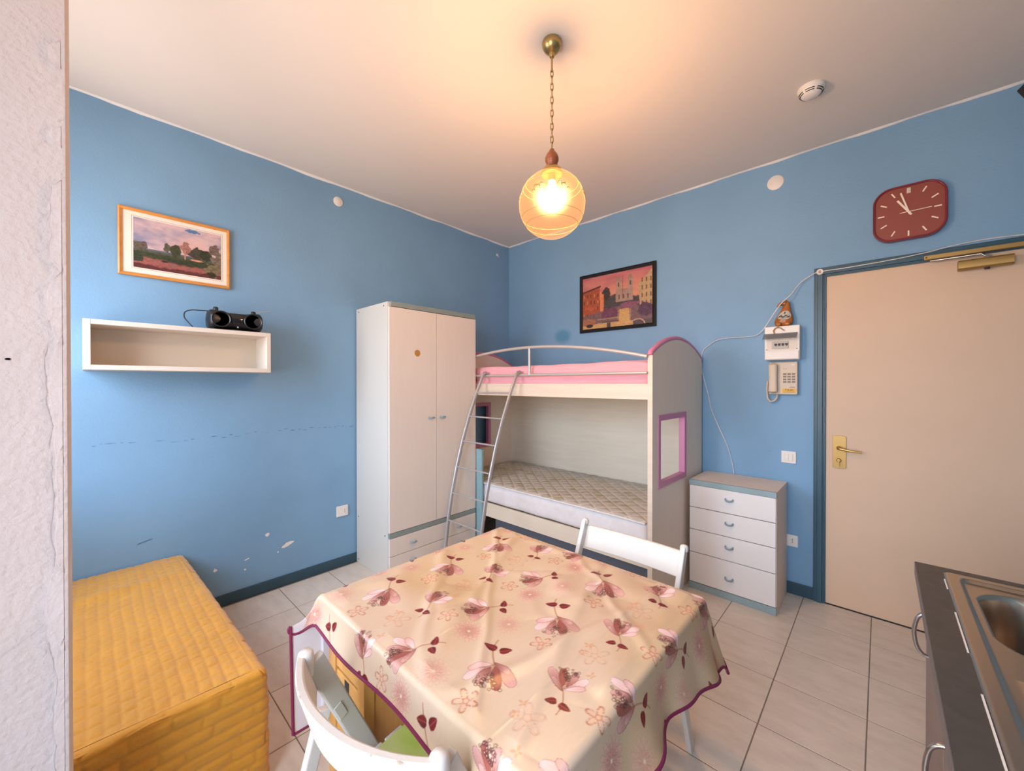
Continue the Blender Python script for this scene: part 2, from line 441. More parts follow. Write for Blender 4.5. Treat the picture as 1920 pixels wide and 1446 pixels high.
# ============================================================ THE ROOM
# floor: grout bed with every tile a piece of its own
floor = struct(obj('floor', MB().box(-0.15, RX+0.15, RY-0.3, 0.15, -0.12, -0.0013), M['grout']), 'beige stone tiled floor with dark joints')
T = 1/3.0; TX, TY = 2.688, -0.3365; GAP = 0.0042
xs = sorted([TX+k*T for k in range(-9, 4)]); ys = sorted([TY-k*T for k in range(-2, 12)])
full_mesh = None
def tile_mesh(w, d):
    mb = MB(); e = 0.0010
    x, y = w/2, d/2
    mb.add([(-x,-y,-0.010),(x,-y,-0.010),(x,y,-0.010),(-x,y,-0.010), (-x,-y,-e),(x,-y,-e),(x,y,-e),(-x,y,-e),
            (-x+e,-y+e,0),(x-e,-y+e,0),(x-e,y-e,0),(-x+e,y-e,0)],
           [(0,3,2,1),(0,1,5,4),(1,2,6,5),(2,3,7,6),(3,0,4,7),(4,5,9,8),(5,6,10,9),(6,7,11,10),(7,4,8,11),(8,9,10,11)])
    me = mesh_of('tile', mb); me.materials.append(M['tile']); return me
cache = {}
for i in range(len(xs)-1):
    for j in range(len(ys)-1):
        x0, x1 = max(xs[i], 0.0)+GAP/2, min(xs[i+1], RX)-GAP/2
        y0, y1 = max(ys[j], RY)+GAP/2, min(ys[j+1], 0.0)-GAP/2
        if x1-x0 < 0.02 or y1-y0 < 0.02: continue
        k = (round(x1-x0, 3), round(y1-y0, 3))
        if k not in cache: cache[k] = tile_mesh(*k)
        o = bpy.data.objects.new('tile', cache[k]); C.objects.link(o); o.parent = floor
        o.location = ((x0+x1)/2, (y0+y1)/2, random.uniform(-0.0003, 0.0003))
ceiling = struct(obj('ceiling', MB().box(-0.15, RX+0.15, RY-0.3, 0.15, H, H+0.15), M['ceiling']), 'plain off-white ceiling')
wall_left = struct(obj('wall_left', MB().box(-0.15, 0, RY-0.3, 0.15, -0.12, H), M['blue']), 'blue painted wall with scuffs, behind shelf and wardrobe')
DX0, DX1, DZ = 2.80, 3.655, 2.105
mb = MB().box(-0.15, DX0-0.012, 0, 0.15, -0.12, H).box(DX1+0.012, RX+0.15, 0, 0.15, -0.12, H).box(DX0-0.012, DX1+0.012, 0, 0.15, DZ+0.012, H)
wall_back = struct(obj('wall_back', mb, M['blue_back']), 'blue painted wall with the door, clock and bunk bed')
wall_right = struct(obj('wall_right', MB().box(RX, RX+0.15, RY-0.3, 0.15, -0.12, H), M['blue']), 'blue wall behind the kitchen counter')
mb = MB()
def front_cells():
    xsx = [0.0, WIN[0], WIN[1], DOR[0], DOR[1], RX]
    for a, b in zip(xsx[:-1], xsx[1:]):
        if (a, b) == (WIN[0], WIN[1]): mb.box(a, b, RY-0.3, RY, -0.12, WIN[2]); mb.box(a, b, RY-0.3, RY, WIN[3], H)
        elif (a, b) == (DOR[0], DOR[1]): mb.box(a, b, RY-0.3, RY, -0.12, DOR[2]); mb.box(a, b, RY-0.3, RY, DOR[3], H)
        else: mb.box(a, b, RY-0.3, RY, -0.12, H)
front_cells()
struct(obj('wall_front', mb, M['plaster']), 'plastered outside wall with the window and balcony opening')
# near plastered pier whose side fills the left edge of the picture
PX = 1.75
pier_mb = MB()
Yp = np.linspace(-3.797, -3.268, 40); Zp = np.linspace(0, H, 150)
prof = [(1.545, -3.797), (PX, -3.797), (PX, -3.2695), (PX-0.002, -3.2645), (PX-0.007, -3.2622), (PX-0.02, -3.2615), (1.57, -3.2615), (1.55, -3.266), (1.545, -3.28)]
pier_mb.prism(prof, 2, -0.12, H)
pier = struct(obj('wall_near', pier_mb, M['plaster'], smooth=40), 'pinkish white plastered pier with cracked edge, close by')
# peeling plaster skin along the edge of the pier: thin plates with ragged rims
def flake(y_edge, z0, z1, w, seed, name='plaster_flake'):
    r = random.Random(seed); n = max(5, int((z1-z0)/0.02)); L = []; off = 0
    for i in range(n+1):
        z = z0+(z1-z0)*i/n; off += r.uniform(-0.0035, 0.0035); off *= 0.92
        t = math.sin(PI*min(1, max(0, i/n)))**0.35
        L.append((y_edge-(w+off)*t, z))
    mb = MB(); k = len(L)
    vs = [(PX-0.0015, y, z) for y, z in L]+[(PX+0.0026, y+0.001, z) for y, z in L]+[(PX+0.0012, y_edge+0.001, z) for y, z in L]
    fs = []
    for i in range(k-1):
        fs += [(i, i+1, k+i+1, k+i), (k+i, k+i+1, 2*k+i+1, 2*k+i)]
    mb.add(vs, fs)
    obj(name, mb, M['plaster'], pier, smooth=30)
for (z0, z1, w, sd) in ((0.45, 0.86, 0.016, 1), (0.83, 1.02, 0.022, 2), (1.00, 1.28, 0.013, 3), (1.24, 1.52, 0.020, 4), (1.50, 1.66, 0.012, 5),
                        (1.66, 1.86, 0.017, 6), (1.93, 1.975, 0.018, 7), (2.10, 2.16, 0.018, 8)):
    flake(-3.272, z0, z1, w, sd)
mb = MB()
def ribbon(mb, pts, w, x):
    for (a, b) in zip(pts[:-1], pts[1:]):
        d = Vector((b[0]-a[0], b[1]-a[1])); d.normalize(); nx, nz = -d.y*w/2, d.x*w/2
        mb.add([(x, a[0]-nx, a[1]-nz), (x, b[0]-nx, b[1]-nz), (x, b[0]+nx, b[1]+nz), (x, a[0]+nx, a[1]+nz)], [(0, 1, 2, 3)])
def crack(z0, z1, y, seed, amp=0.004):
    r = random.Random(seed); n = max(4, int((z1-z0)/0.014)); pts = []; d = 0
    for i in range(n+1):
        d = d*0.9+r.uniform(-amp, amp); pts.append((y+d, z0+(z1-z0)*i/n))
    ribbon(mb, pts, 0.0009, PX+0.0029)
crack(0.50, 0.86, -3.2865, 11); crack(1.02, 1.26, -3.2865, 12, 0.003); crack(1.28, 1.50, -3.2905, 13); crack(1.69, 1.84, -3.2885, 14)
ribbon(mb, [(-3.355, 0.86), (-3.335, 0.875), (-3.318, 0.885), (-3.30, 0.90)], 0.0008, PX+0.0012)
mb.lathe([(0.0001, 0.0016), (0.0024, 0.0016)], (PX, -3.3435, 1.466), axis=0, n=7)
mb.lathe([(0.0001, 0.0016), (0.0022, 0.0016)], (PX, -3.3465, 1.466), axis=0, n=7)
obj('hairline_crack', mb, M['crack'], pier)
# white caulk lines where walls meet ceiling
def caulk(name, along, L):
    r = random.Random(5 if along == 'y' else 9); n = 70; mb = MB(); lo = []; hi = []
    d = 0
    for i in range(n+1):
        t = L*i/n; d = d*0.8+r.uniform(-0.0018, 0.0018)
        w = 0.009+d+0.003*math.sin(i*0.7)
        lo.append((t, max(0.005, w))); 
    for (t0, w0), (t1, w1) in zip(lo[:-1], lo[1:]):
        def q(t, out, dn):
            return (out, -t, H-dn) if along == 'y' else (t, -out, H-dn)
        vs = [q(t0, 0, w0), q(t1, 0, w1), q(t1, 0.0045, w1*0.8), q(t0, 0.0045, w0*0.8), q(t1, 0.012, 0), q(t0, 0.012, 0)]
        mb.add(vs, [(0, 1, 2, 3), (3, 2, 4, 5)])
    return struct(obj(name, mb, M['caulk'], smooth=60))
caulk('trim_1', 'y', 3.78)['label'] = 'uneven white caulk line along ceiling of left wall'
caulk('trim_2', 'x', RX)['label'] = 'uneven white caulk line along ceiling of back wall'
# painted skirting
struct(obj('baseboard_left', MB().box(0, 0.009, RY, 0, 0, 0.072), M['teal_base'], bevel=0.002))
struct(obj('baseboard_back', MB().box(0.009, 2.736, -0.009, 0, 0, 0.080), M['teal_base'], bevel=0.002))
# wear on the walls: chips are thin missing-paint plates, scuffs a broken smear
def blob(cy, cz, ry, rz, seed, ang=0.0, n=11, x=0.0007):
    r = random.Random(seed); pts = []
    for i in range(n):
        a = 2*PI*i/n; k = r.uniform(0.65, 1.15)
        u, w = ry*k*math.cos(a), rz*k*math.sin(a)
        pts.append((cy+u*math.cos(ang)-w*math.sin(ang), cz+u*math.sin(ang)+w*math.cos(ang)))
    return MB().prism(pts, 0, -0.001, x)
for k, (cy, cz, ry, rz, ang) in enumerate(((-2.272, 0.281, 0.040, 0.014, 0.25), (-2.398, 0.384, 0.014, 0.014, 0), (-2.69, 0.24, 0.011, 0.011, 0),
                                           (-2.335, 0.245, 0.006, 0.006, 0), (-2.52, 0.255, 0.016, 0.004, 0.3), (-2.53, 0.19, 0.006, 0.006, 0))):
    obj('paint_chip', blob(cy, cz, ry, rz, 20+k, ang), M['chip'], wall_left)
mb = MB(); r = random.Random(3); y = -3.22
while y < -1.80:
    L = r.uniform(0.008, 0.05); dens = 0.95 if (y < -3.08 or -2.65 < y < -2.30 or y > -2.05) else 0.75
    if r.random() < dens:
        z = 1.082+r.uniform(-0.010, 0.010)+0.006*math.sin(y*5); h = r.uniform(0.0006, 0.0030)
        pts = [(y, z), (y+L*0.4, z-h), (y+L, z-h*0.2), (y+L*0.9, z+h*0.4), (y+L*0.35, z+h)]
        mb.prism(pts, 0, -0.0005, 0.0006)
    y += L+r.uniform(0.002, 0.018)
mb.prism([(-3.05, 0.505), (-2.985, 0.520), (-2.98, 0.527), (-3.04, 0.513)], 0, -0.0005, 0.0006)
o = obj('scuff_mark', mb, M['scuff'], wall_left); o['kind'] = 'stuff'

# ------------------------------------------------------------ door
door = struct(obj('door_1', MB().box(DX0, DX1, 0.0, 0.04, 0.006, DZ), M['door'], bevel=0.002), 'plain beige entrance door with brass handle and closer')
def frame_profile(mb, rect, prof):
    pass
mb = MB()
# moulded architrave: stepped strips, widest at the back
for (a, b, t) in ((0.0, 0.062, 0.010), (0.006, 0.020, 0.017), (0.020, 0.046, 0.022), (0.046, 0.054, 0.014)):
    xl0, xl1 = DX0-0.062+a, DX0-0.062+b
    zt1, zt0 = DZ+0.054-a, DZ+0.054-b
    mb.box(xl0, xl1, -t, 0.0, 0.0, zt1)
    xr1, xr0 = DX1+0.062-a, DX1+0.062-b
    mb.box(xr0, xr1, -t, 0.0, 0.0, zt1)
    mb.box(xl1, xr0, -t, 0.0, zt0, zt1)
frame = struct(obj('trim_3', mb, M['teal_frame'], bevel=0.0015), 'dark teal painted door frame')
mb = MB().box(DX0, DX1, 0.002, 0.04, -0.004, 0.0055).box(DX0-0.05, DX1+0.05, 0.0405, 0.055, -0.004, DZ+0.05).box(DX0-0.012, DX0-0.0008, 0.0005, 0.0405, -0.004, DZ+0.011).box(DX1+0.0008, DX1+0.012, 0.0005, 0.0405, -0.004, DZ+0.011).box(DX0, DX1, 0.0005, 0.0405, DZ+0.0008, DZ+0.011)  # dark boxes added behind and around the leaf to shut out stray light
struct(obj('trim_4', mb, M['dark']), 'dark filler added in the gaps around the door to block light')
# handle plate with curved top and bottom
def arc_plate(x0, x1, z0, z1, y0, y1, sag):
    pts = []; n = 8
    for i in range(n+1):
        t = i/n; pts.append((x0+(x1-x0)*t, z1+sag*(1-(2*t-1)**2)))
    for i in range(n+1):
        t = i/n; pts.append((x1-(x1-x0)*t, z0-sag*(1-(2*t-1)**2)))
    return MB().prism(pts, 1, y0, y1)
obj('handle_plate', arc_plate(2.835, 2.901, 0.884, 1.080, -0.006, 0.0, 0.006), M['brass_dull'], door, bevel=0.001, label='brass back plate')
mb = MB().tube([(2.864, -0.002, 1.012), (2.864, -0.030, 1.012), (2.866, -0.042, 1.010), (2.876, -0.048, 1.007), (2.92, -0.049, 1.000), (2.975, -0.046, 0.996)],
               [0.011, 0.010, 0.010, 0.009, 0.0075, 0.006], 10)
obj('lever', mb, M['brass'], door, smooth=50, label='brass lever handle')
mb = MB().lathe([(0.013, 0), (0.013, -0.006), (0.010, -0.010), (0.010, -0.016), (0.0001, -0.017)], (2.866, -0.006, 0.930), axis=1, n=16).box(2.8625, 2.8695, -0.030, -0.020, 0.896, 0.936)
obj('thumb_turn', mb, M['brass_dull'], door, smooth=40)
mb = MB()
pts = rrect(-0.052, -0.004, 2.021, 2.072, 0.012, 4)
mb.prism(pts, 0, 3.36, 3.549)
obj('closer_body', mb, M['brass_dull'], door, smooth=40, label='brass door closer')
obj('closer_valve', MB().lathe([(0.011, 0), (0.009, -0.008), (0.0001, -0.008)], (3.462, -0.028, 2.021), axis=2, n=10), M['dark'], door)
obj('closer_rail', MB().box(3.232, 3.70, -0.046, -0.022, 2.103, 2.126), M['brass_dull'], frame, bevel=0.002, label='brass guide rail')
obj('screw', MB().lathe([(0.0001, -0.001), (0.004, -0.001), (0.004, 0.001)], (3.241, -0.046, 2.1145), axis=1, n=8), M['dark'], frame)
obj('closer_arm', MB().tube([(3.255, -0.040, 2.094), (3.44, -0.044, 2.094), (3.452, -0.045, 2.080), (3.475, -0.040, 2.075)], 0.0045, 8), M['chrome'], frame, smooth=50, label='thin steel closer arm')

# ============================================================ FURNITURE
# ------------------------------------------------------------ wardrobe against the left wall
t = thing('wardrobe', 'tall cream two-door wardrobe with sage green bands, beside the bunk bed', 'wardrobe', (0.25, -1.366, 0))
WY0, WY1, WD = -1.776, -0.956, 0.490
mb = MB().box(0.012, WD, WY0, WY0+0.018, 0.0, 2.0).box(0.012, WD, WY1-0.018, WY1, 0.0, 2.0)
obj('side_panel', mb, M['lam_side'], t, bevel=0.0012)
obj('carcass', MB().box(0.012, 0.020, WY0+0.018, WY1-0.018, 0.0, 1.99).box(0.02, WD-0.004, WY0+0.018, WY1-0.018, 0.306, 0.324).box(0.02, WD-0.004, WY0+0.018, WY1-0.018, 0.03, 0.048)
    .box(WD-0.03, WD-0.02, WY0+0.018, WY1-0.018, 0.0, 0.05), M['laminate'], t)
obj('top_panel', MB().box(0.02, WD+0.018, WY0+0.018, WY1-0.003, 1.967, 2.002), M['sage'], t, bevel=0.0012)
obj('mid_rail', MB().box(WD+0.001, WD+0.021, WY0+0.001, WY1-0.001, 0.308, 0.3425), M['sage'], t, bevel=0.0012)
obj('plinth', MB().box(WD-0.02, WD+0.014, WY0+0.018, WY1-0.018, 0.0, 0.042), M['sage'], t)
ym = (WY0+WY1)/2
def knob(parent, y, z, x=WD+0.021):
    mb = MB()
    pts = [(x-0.001, y-0.022, z), (x+0.014, y-0.019, z), (x+0.020, y, z-0.001), (x+0.014, y+0.019, z), (x-0.001, y+0.022, z)]
    mb.tube(pts, [0.006, 0.006, 0.0065, 0.006, 0.006], 8)
    return obj('handle', mb, M['handle'], parent, smooth=60)
for (a, b, yh) in ((WY0+0.002, ym-0.0015, -1.418), (ym+0.0015, WY1-0.002, -1.312)):
    d = obj('door', MB().box(WD+0.002, WD+0.021, a, b, 0.346, 1.9625), M['laminate'], t, bevel=0.0015)
    knob(d, yh, 1.151)
    if yh == -1.418:
        s = obj('sticker', MB().lathe([(0.0001, 0.0012), (0.0245, 0.0012), (0.0255, 0)], (WD+0.021, -1.541, 1.643), axis=0, n=22), M['coin'], d, label='round orange sticker')
for (z0, z1) in ((0.178, 0.305), (0.046, 0.1745)):
    d = obj('drawer', MB().box(WD+0.002, WD+0.021, WY0+0.002, WY1-0.002, z0, z1), M['laminate'], t, bevel=0.0015)
    for yh in (-1.583, -1.142): knob(d, yh, (z0+z1)/2-0.003)
for (x, z) in ((0.055, 1.975), (0.44, 1.975), (0.045, 0.366), (0.45, 0.318), (0.045, 0.030)):
    obj('screw_cap', MB().lathe([(0.0001, -0.0012), (0.0052, -0.0012), (0.0052, 0.0005)], (x, WY0, z), axis=1, n=10), M['dark'], t)

# ------------------------------------------------------------ chest of drawers
t = thing('chest_of_drawers', 'low grey four-drawer chest with teal edges between bunk bed and door', 'chest of drawers', (2.342, -0.19, 0))
X0, X1, YF = 2.087, 2.597, -0.386
YB = -0.012
mb = MB().box(X0, X0+0.016, YF+0.02, YB, 0.0, 0.726).box(X1-0.016, X1, YF+0.02, YB, 0.0, 0.726).box(X0+0.016, X1-0.016, YB-0.008, YB, 0.0, 0.726).box(X0+0.016, X1-0.016, YF+0.03, YB-0.008, 0.04, 0.05)
obj('carcass', mb, M['bedgrey'], t, bevel=0.001)
obj('top', MB().box(X0-0.001, X1+0.001, YF+0.019, YB, 0.726, 0.751), M['bedgrey'], t, bevel=0.001)
obj('edge_band', MB().box(X0-0.001, X1+0.001, YF, YF+0.0185, 0.7165, 0.751), M['teal_lam'], t, bevel=0.001, label='teal grey front edge')
obj('plinth', MB().box(X0, X1, YF, YF+0.0195, 0.0, 0.0455), M['teal_lam'], t, bevel=0.001, label='teal grey base strip')
for (z0, z1, zh) in ((0.5665, 0.7145, 0.655), (0.414, 0.5615, 0.500), (0.257, 0.409, 0.345), (0.050, 0.252, 0.140)):
    d = obj('drawer', MB().box(X0+0.003, X1-0.003, YF, YF+0.0185, z0, z1), M['lam_white'], t, bevel=0.0012)
    d2 = MB().tube([(2.316, YF+0.001, zh+0.004), (2.318, YF-0.014, zh), (2.328, YF-0.021, zh-0.004), (2.338, YF-0.023, zh-0.005), (2.348, YF-0.021, zh-0.004), (2.358, YF-0.014, zh), (2.360, YF+0.001, zh+0.004)],
                   [0.0055, 0.0055, 0.0055, 0.006, 0.0055, 0.0055, 0.0055], 8)
    obj('handle', d2, M['handle'], d, smooth=60)

# ------------------------------------------------------------ bunk bed
t = thing('bunk_bed', 'cream bunk bed with pink arched ends and window cutouts, in the corner', 'bed', (1.05, -0.47, 0))
BX0, BX1, BY0, BY1 = 0.060, 2.058, -0.925, -0.034
def end_outline(z_low, peak, n=18, inset=0.0):
    pts = []
    ya, yb = BY0+inset, BY1-inset
    for i in range(n+1):
        y = yb+(ya-yb)*i/n; s = (2*i/n-1)
        pts.append((y, z_low+(peak-z_low)*(1-s*s)-inset))
    return pts
def bed_end(x0, x1):
    WIN_ = (-0.848, -0.372, 0.763, 1.219)
    # the panel: a grid of prisms around the window hole
    mb = MB()
    arch = end_outline(1.590, 1.708)
    mb.prism([(BY1, 1.20)]+arch+[(BY0, 1.20)], 0, x0, x1)
    y0, y1, z0, z1 = WIN_
    mb.box(x0, x1, BY0, y0+0.01, z0+0.01, 1.20).box(x0, x1, y1-0.01, BY1, z0+0.01, 1.20).box(x0, x1, BY0, BY1, 0.0, z0+0.01)
    p = obj('end_panel', mb, M['bedgrey'], t)
    # lighter front edge strip
    obj('edge_strip', MB().box(x0-0.001, x1+0.0006, BY0-0.003, BY0+0.0006, 0.0, 1.588), M['bedcream'], p, label='cream front edge')
    # pink rounded rim over the arch
    path = [((x0+x1)/2, y, z) for y, z in end_outline(1.600, 1.718)]
    path = [((x0+x1)/2, BY1-0.004, 1.57)]+path+[((x0+x1)/2, BY0-0.004, 1.585)]
    obj('arch_trim', MB().tube(path, 0.0172, 12), M['pink'], p, smooth=60, label='pink rounded rim')
    out = [(y0, z0), (y1, z0), (y1, z1), (y0, z1)]; k = 0.036
    inn = [(y0+k, z0+k), (y1-k, z0+k), (y1-k, z1-k), (y0+k, z1-k)]
    obj('window_trim', MB().ring_prism(out, inn, 0, x0-0.006, x1+0.006), M['pink'], p, bevel=0.003, label='pink window frame')
bed_end(BX1-0.028, BX1); bed_end(BX0, BX0+0.028)
IX0, IX1 = BX0+0.028, BX1-0.028
obj('back_panel', MB().box(IX0, IX1, BY1-0.020, BY1-0.002, 0.25, 1.42), M['bedback'], t)
obj('upper_rail', MB().box(IX0, IX1, BY0-0.001, BY0+0.021, 1.316, 1.414), M['bedcream'], t, bevel=0.002, label='cream upper side rail')
obj('upper_base', MB().box(IX0, IX1, BY0+0.021, BY1-0.02, 1.325, 1.341), M['bedback'], t)
obj('lower_rail', MB().box(IX0, IX1, BY0+0.003, BY0+0.023, 0.288, 0.402), M['bedback'], t, bevel=0.002, label='pale lower side rail')
obj('lower_base', MB().box(IX0, IX1, BY0+0.023, BY1-0.02, 0.36, 0.38), M['bedback'], t)
obj('trundle_front', MB().box(0.70, IX1-0.004, BY0+0.02, BY0+0.04, 0.012, 0.278), M['slate'], t, bevel=0.002, label='dark slate drawer under the bed')
obj('trundle_body', MB().box(0.70, IX1-0.004, BY0+0.041, BY1-0.10, 0.012, 0.20), M['slate'], t)
GY = BY0-0.012
arc = []
for i in range(41):
    x = IX0+(IX1-IX0)*i/40; arc.append((x, GY, 1.690-0.115*((x-1.07)/0.97)**2))
rail = obj('guard_rail', MB().tube(arc, 0.0115, 10), M['silver'], t, smooth=60, label='silver arched guard rail')
obj('lower_bar', MB().tube([(IX0, GY, 1.480), (IX1, GY, 1.480)], 0.0095, 10), M['silver'], rail, smooth=60)
obj('rail_post', MB().tube([(1.10, GY, 1.480), (1.10, GY, 1.690)], 0.0095, 10), M['silver'], rail, smooth=60)
def ladder():
    l = thing('bunk_ladder', 'silver grey metal ladder hooked on upper bunk rail', 'ladder', (0.81, -1.37, 0))
    prof = [(-0.950, 1.500), (-0.972, 1.487), (-1.010, 1.405), (-1.044, 1.341), (-1.124, 1.150), (-1.194, 0.957), (-1.252, 0.761), (-1.300, 0.566), (-1.338, 0.363), (-1.362, 0.184), (-1.377, 0.006)]
    for x in (0.620, 1.000):
        s = obj('side_rail', MB().tube([(x, y, z) for y, z in prof], 0.0125, 10, flat=(0.75, 1.25)), M['ladder'], l, smooth=60)
        obj('hook', MB().tube([(x, -0.975, 1.487), (x, -0.962, 1.501), (x, -0.937, 1.5045), (x, -0.919, 1.498), (x, -0.917, 1.480)], 0.011, 8, flat=(0.7, 1.2)), M['ladder'], s, smooth=60)
        obj('rubber_foot', MB().tube([(x, -1.3762, 0.022), (x, -1.3772, 0.0)], 0.0165, 10), M['dark'], s, smooth=40)
    for (y, z) in ((-1.044, 1.341), (-1.124, 1.150), (-1.194, 0.957), (-1.252, 0.761), (-1.300, 0.566), (-1.338, 0.363), (-1.362, 0.165)):
        obj('rung', MB().tube([(0.620, y, z), (1.000, y, z)], 0.0066, 8), M['ladder'], l, smooth=60)
ladder()
# upper mattress in a pink sheet
def sheet_disp(P, N):
    x, y, z = P[..., 0], P[..., 1], P[..., 2]
    w = noise2(x*1.3+z*4, z*30+x*2.6+y*4, 3, 3)-0.5
    w2 = noise2(x*6, z*9+y*6, 8, 2)-0.5
    sag = np.where(z > 1.50, -0.006*(1-np.clip((x-0.5)/1.2, 0, 1)), 0)
    return w*0.034+w2*0.006+sag
mbm = rbox(IX0+0.008, IX1-0.006, BY0+0.026, BY1-0.026, 1.344, 1.556, 0.030, 0.021, sheet_disp)
tag(obj('upper_mattress', mbm, M['sheet'], smooth=80), 'mattress in a wrinkled pink sheet on the upper bunk', 'mattress')
# lower mattress: quilted top, white sides with a piped edge
t = thing('lower_mattress', 'bare cream quilted mattress on the lower bunk', 'mattress', (1.05, -0.47, 0.38))
MX0, MX1, MY0, MY1, MZ0, MZ1 = IX0+0.012, IX1-0.008, BY0+0.004, BY1-0.028, 0.404, 0.574
def side_disp(P, N):
    x, y, z = P[..., 0], P[..., 1], P[..., 2]
    return (noise2(x*7, z*16+y*7, 4, 3)-0.5)*0.008-0.004
obj('mattress_side', rbox(MX0, MX1, MY0, MY1, MZ0-0.002, MZ1-0.006, 0.03, 0.028, side_disp), M['mattress_side'], t, smooth=80)
n, k = 300, 140
U, V = np.meshgrid(np.linspace(MX0+0.003, MX1-0.003, n), np.linspace(MY0+0.003, MY1-0.003, k), indexing='ij')
P_ = 0.122
a = (U+V*1.15)/P_+0.05*np.sin(V*9); b = (U-V*1.15)/P_+0.05*np.sin(U*7)
d = np.minimum(np.abs(a-np.round(a)), np.abs(b-np.round(b)))*P_*0.72
edge = np.minimum.reduce([U-MX0, MX1-U, V-MY0, MY1-V])
puff = 0.011*(1-np.exp(-d/0.014))+0.004*(noise2(U*14, V*14, 6)-0.5)
Zt = MZ1+puff-0.02*np.exp(-edge/0.016)
X = np.stack([U, V, Zt], -1)
seam = np.exp(-(d/0.0050)**2)
pat = noise2(U*26, V*26, 9, 3)
leaf = np.clip((noise2(U*9, V*11, 12, 3)-0.60)*9, 0, 1)
base = np.array([0.45, 0.42, 0.37])[None, None]*(0.93+0.16*pat[..., None])
col = base*(1-0.30*leaf[..., None]*np.array([0.7, 0.75, 1.3]))
col = col*(1-seam[..., None]*0.85)+np.array([0.70, 0.64, 0.56])*seam[..., None]*0.85
M['quilt_top'] = attr_mat('mattress_ticking', 0.7)
np_grid_obj('quilted_top', X, M['quilt_top'], t, col)
obj('piping', MB().tube([(MX0+0.01, MY0-0.002, MZ1-0.008), (MX0+0.5, MY0-0.003, MZ1-0.009), (MX0+1.2, MY0-0.003, MZ1-0.009), (MX1-0.2, MY0-0.003, MZ1-0.010), (MX1-0.01, MY0-0.001, MZ1-0.016)], 0.006, 8), M['mattress_side'], t, smooth=60)
# teal board standing between wardrobe and bed
tag(obj('teal_board', MB().box(0.512, 0.582, -0.953, -0.933, 0.0, 0.853), M['teal_plank'], bevel=0.002), 'narrow pale teal board standing between wardrobe and bunk bed', 'board')

# ------------------------------------------------------------ wall shelf
t = thing('wall_shelf', 'white open box shelf on the blue left wall under the landscape picture', 'shelf', (0.0, -2.845, 1.48))
SX = 0.240
y0, y1, z0, z1 = -3.248, -2.442, 1.484, 1.732
obj('side_board', MB().box(0.0, SX, y0, y0+0.027, z0, z1), M['shelf_white'], t, bevel=0.0012)
obj('side_board', MB().box(0.0, SX, y1-0.022, y1, z0, z1), M['shelf_white'], t, bevel=0.0012)
obj('top_board', MB().box(0.0, SX, y0+0.0275, y1-0.0225, z1-0.024, z1), M['shelf_white'], t, bevel=0.0012)
obj('bottom_board', MB().box(0.0, SX, y0+0.0275, y1-0.0225, z0, z0+0.024), M['shelf_white'], t, bevel=0.0012)
obj('back_board', MB().box(0.001, 0.010, y0+0.02, y1-0.018, z0+0.02, z1-0.02), M['shelf_back'], t)

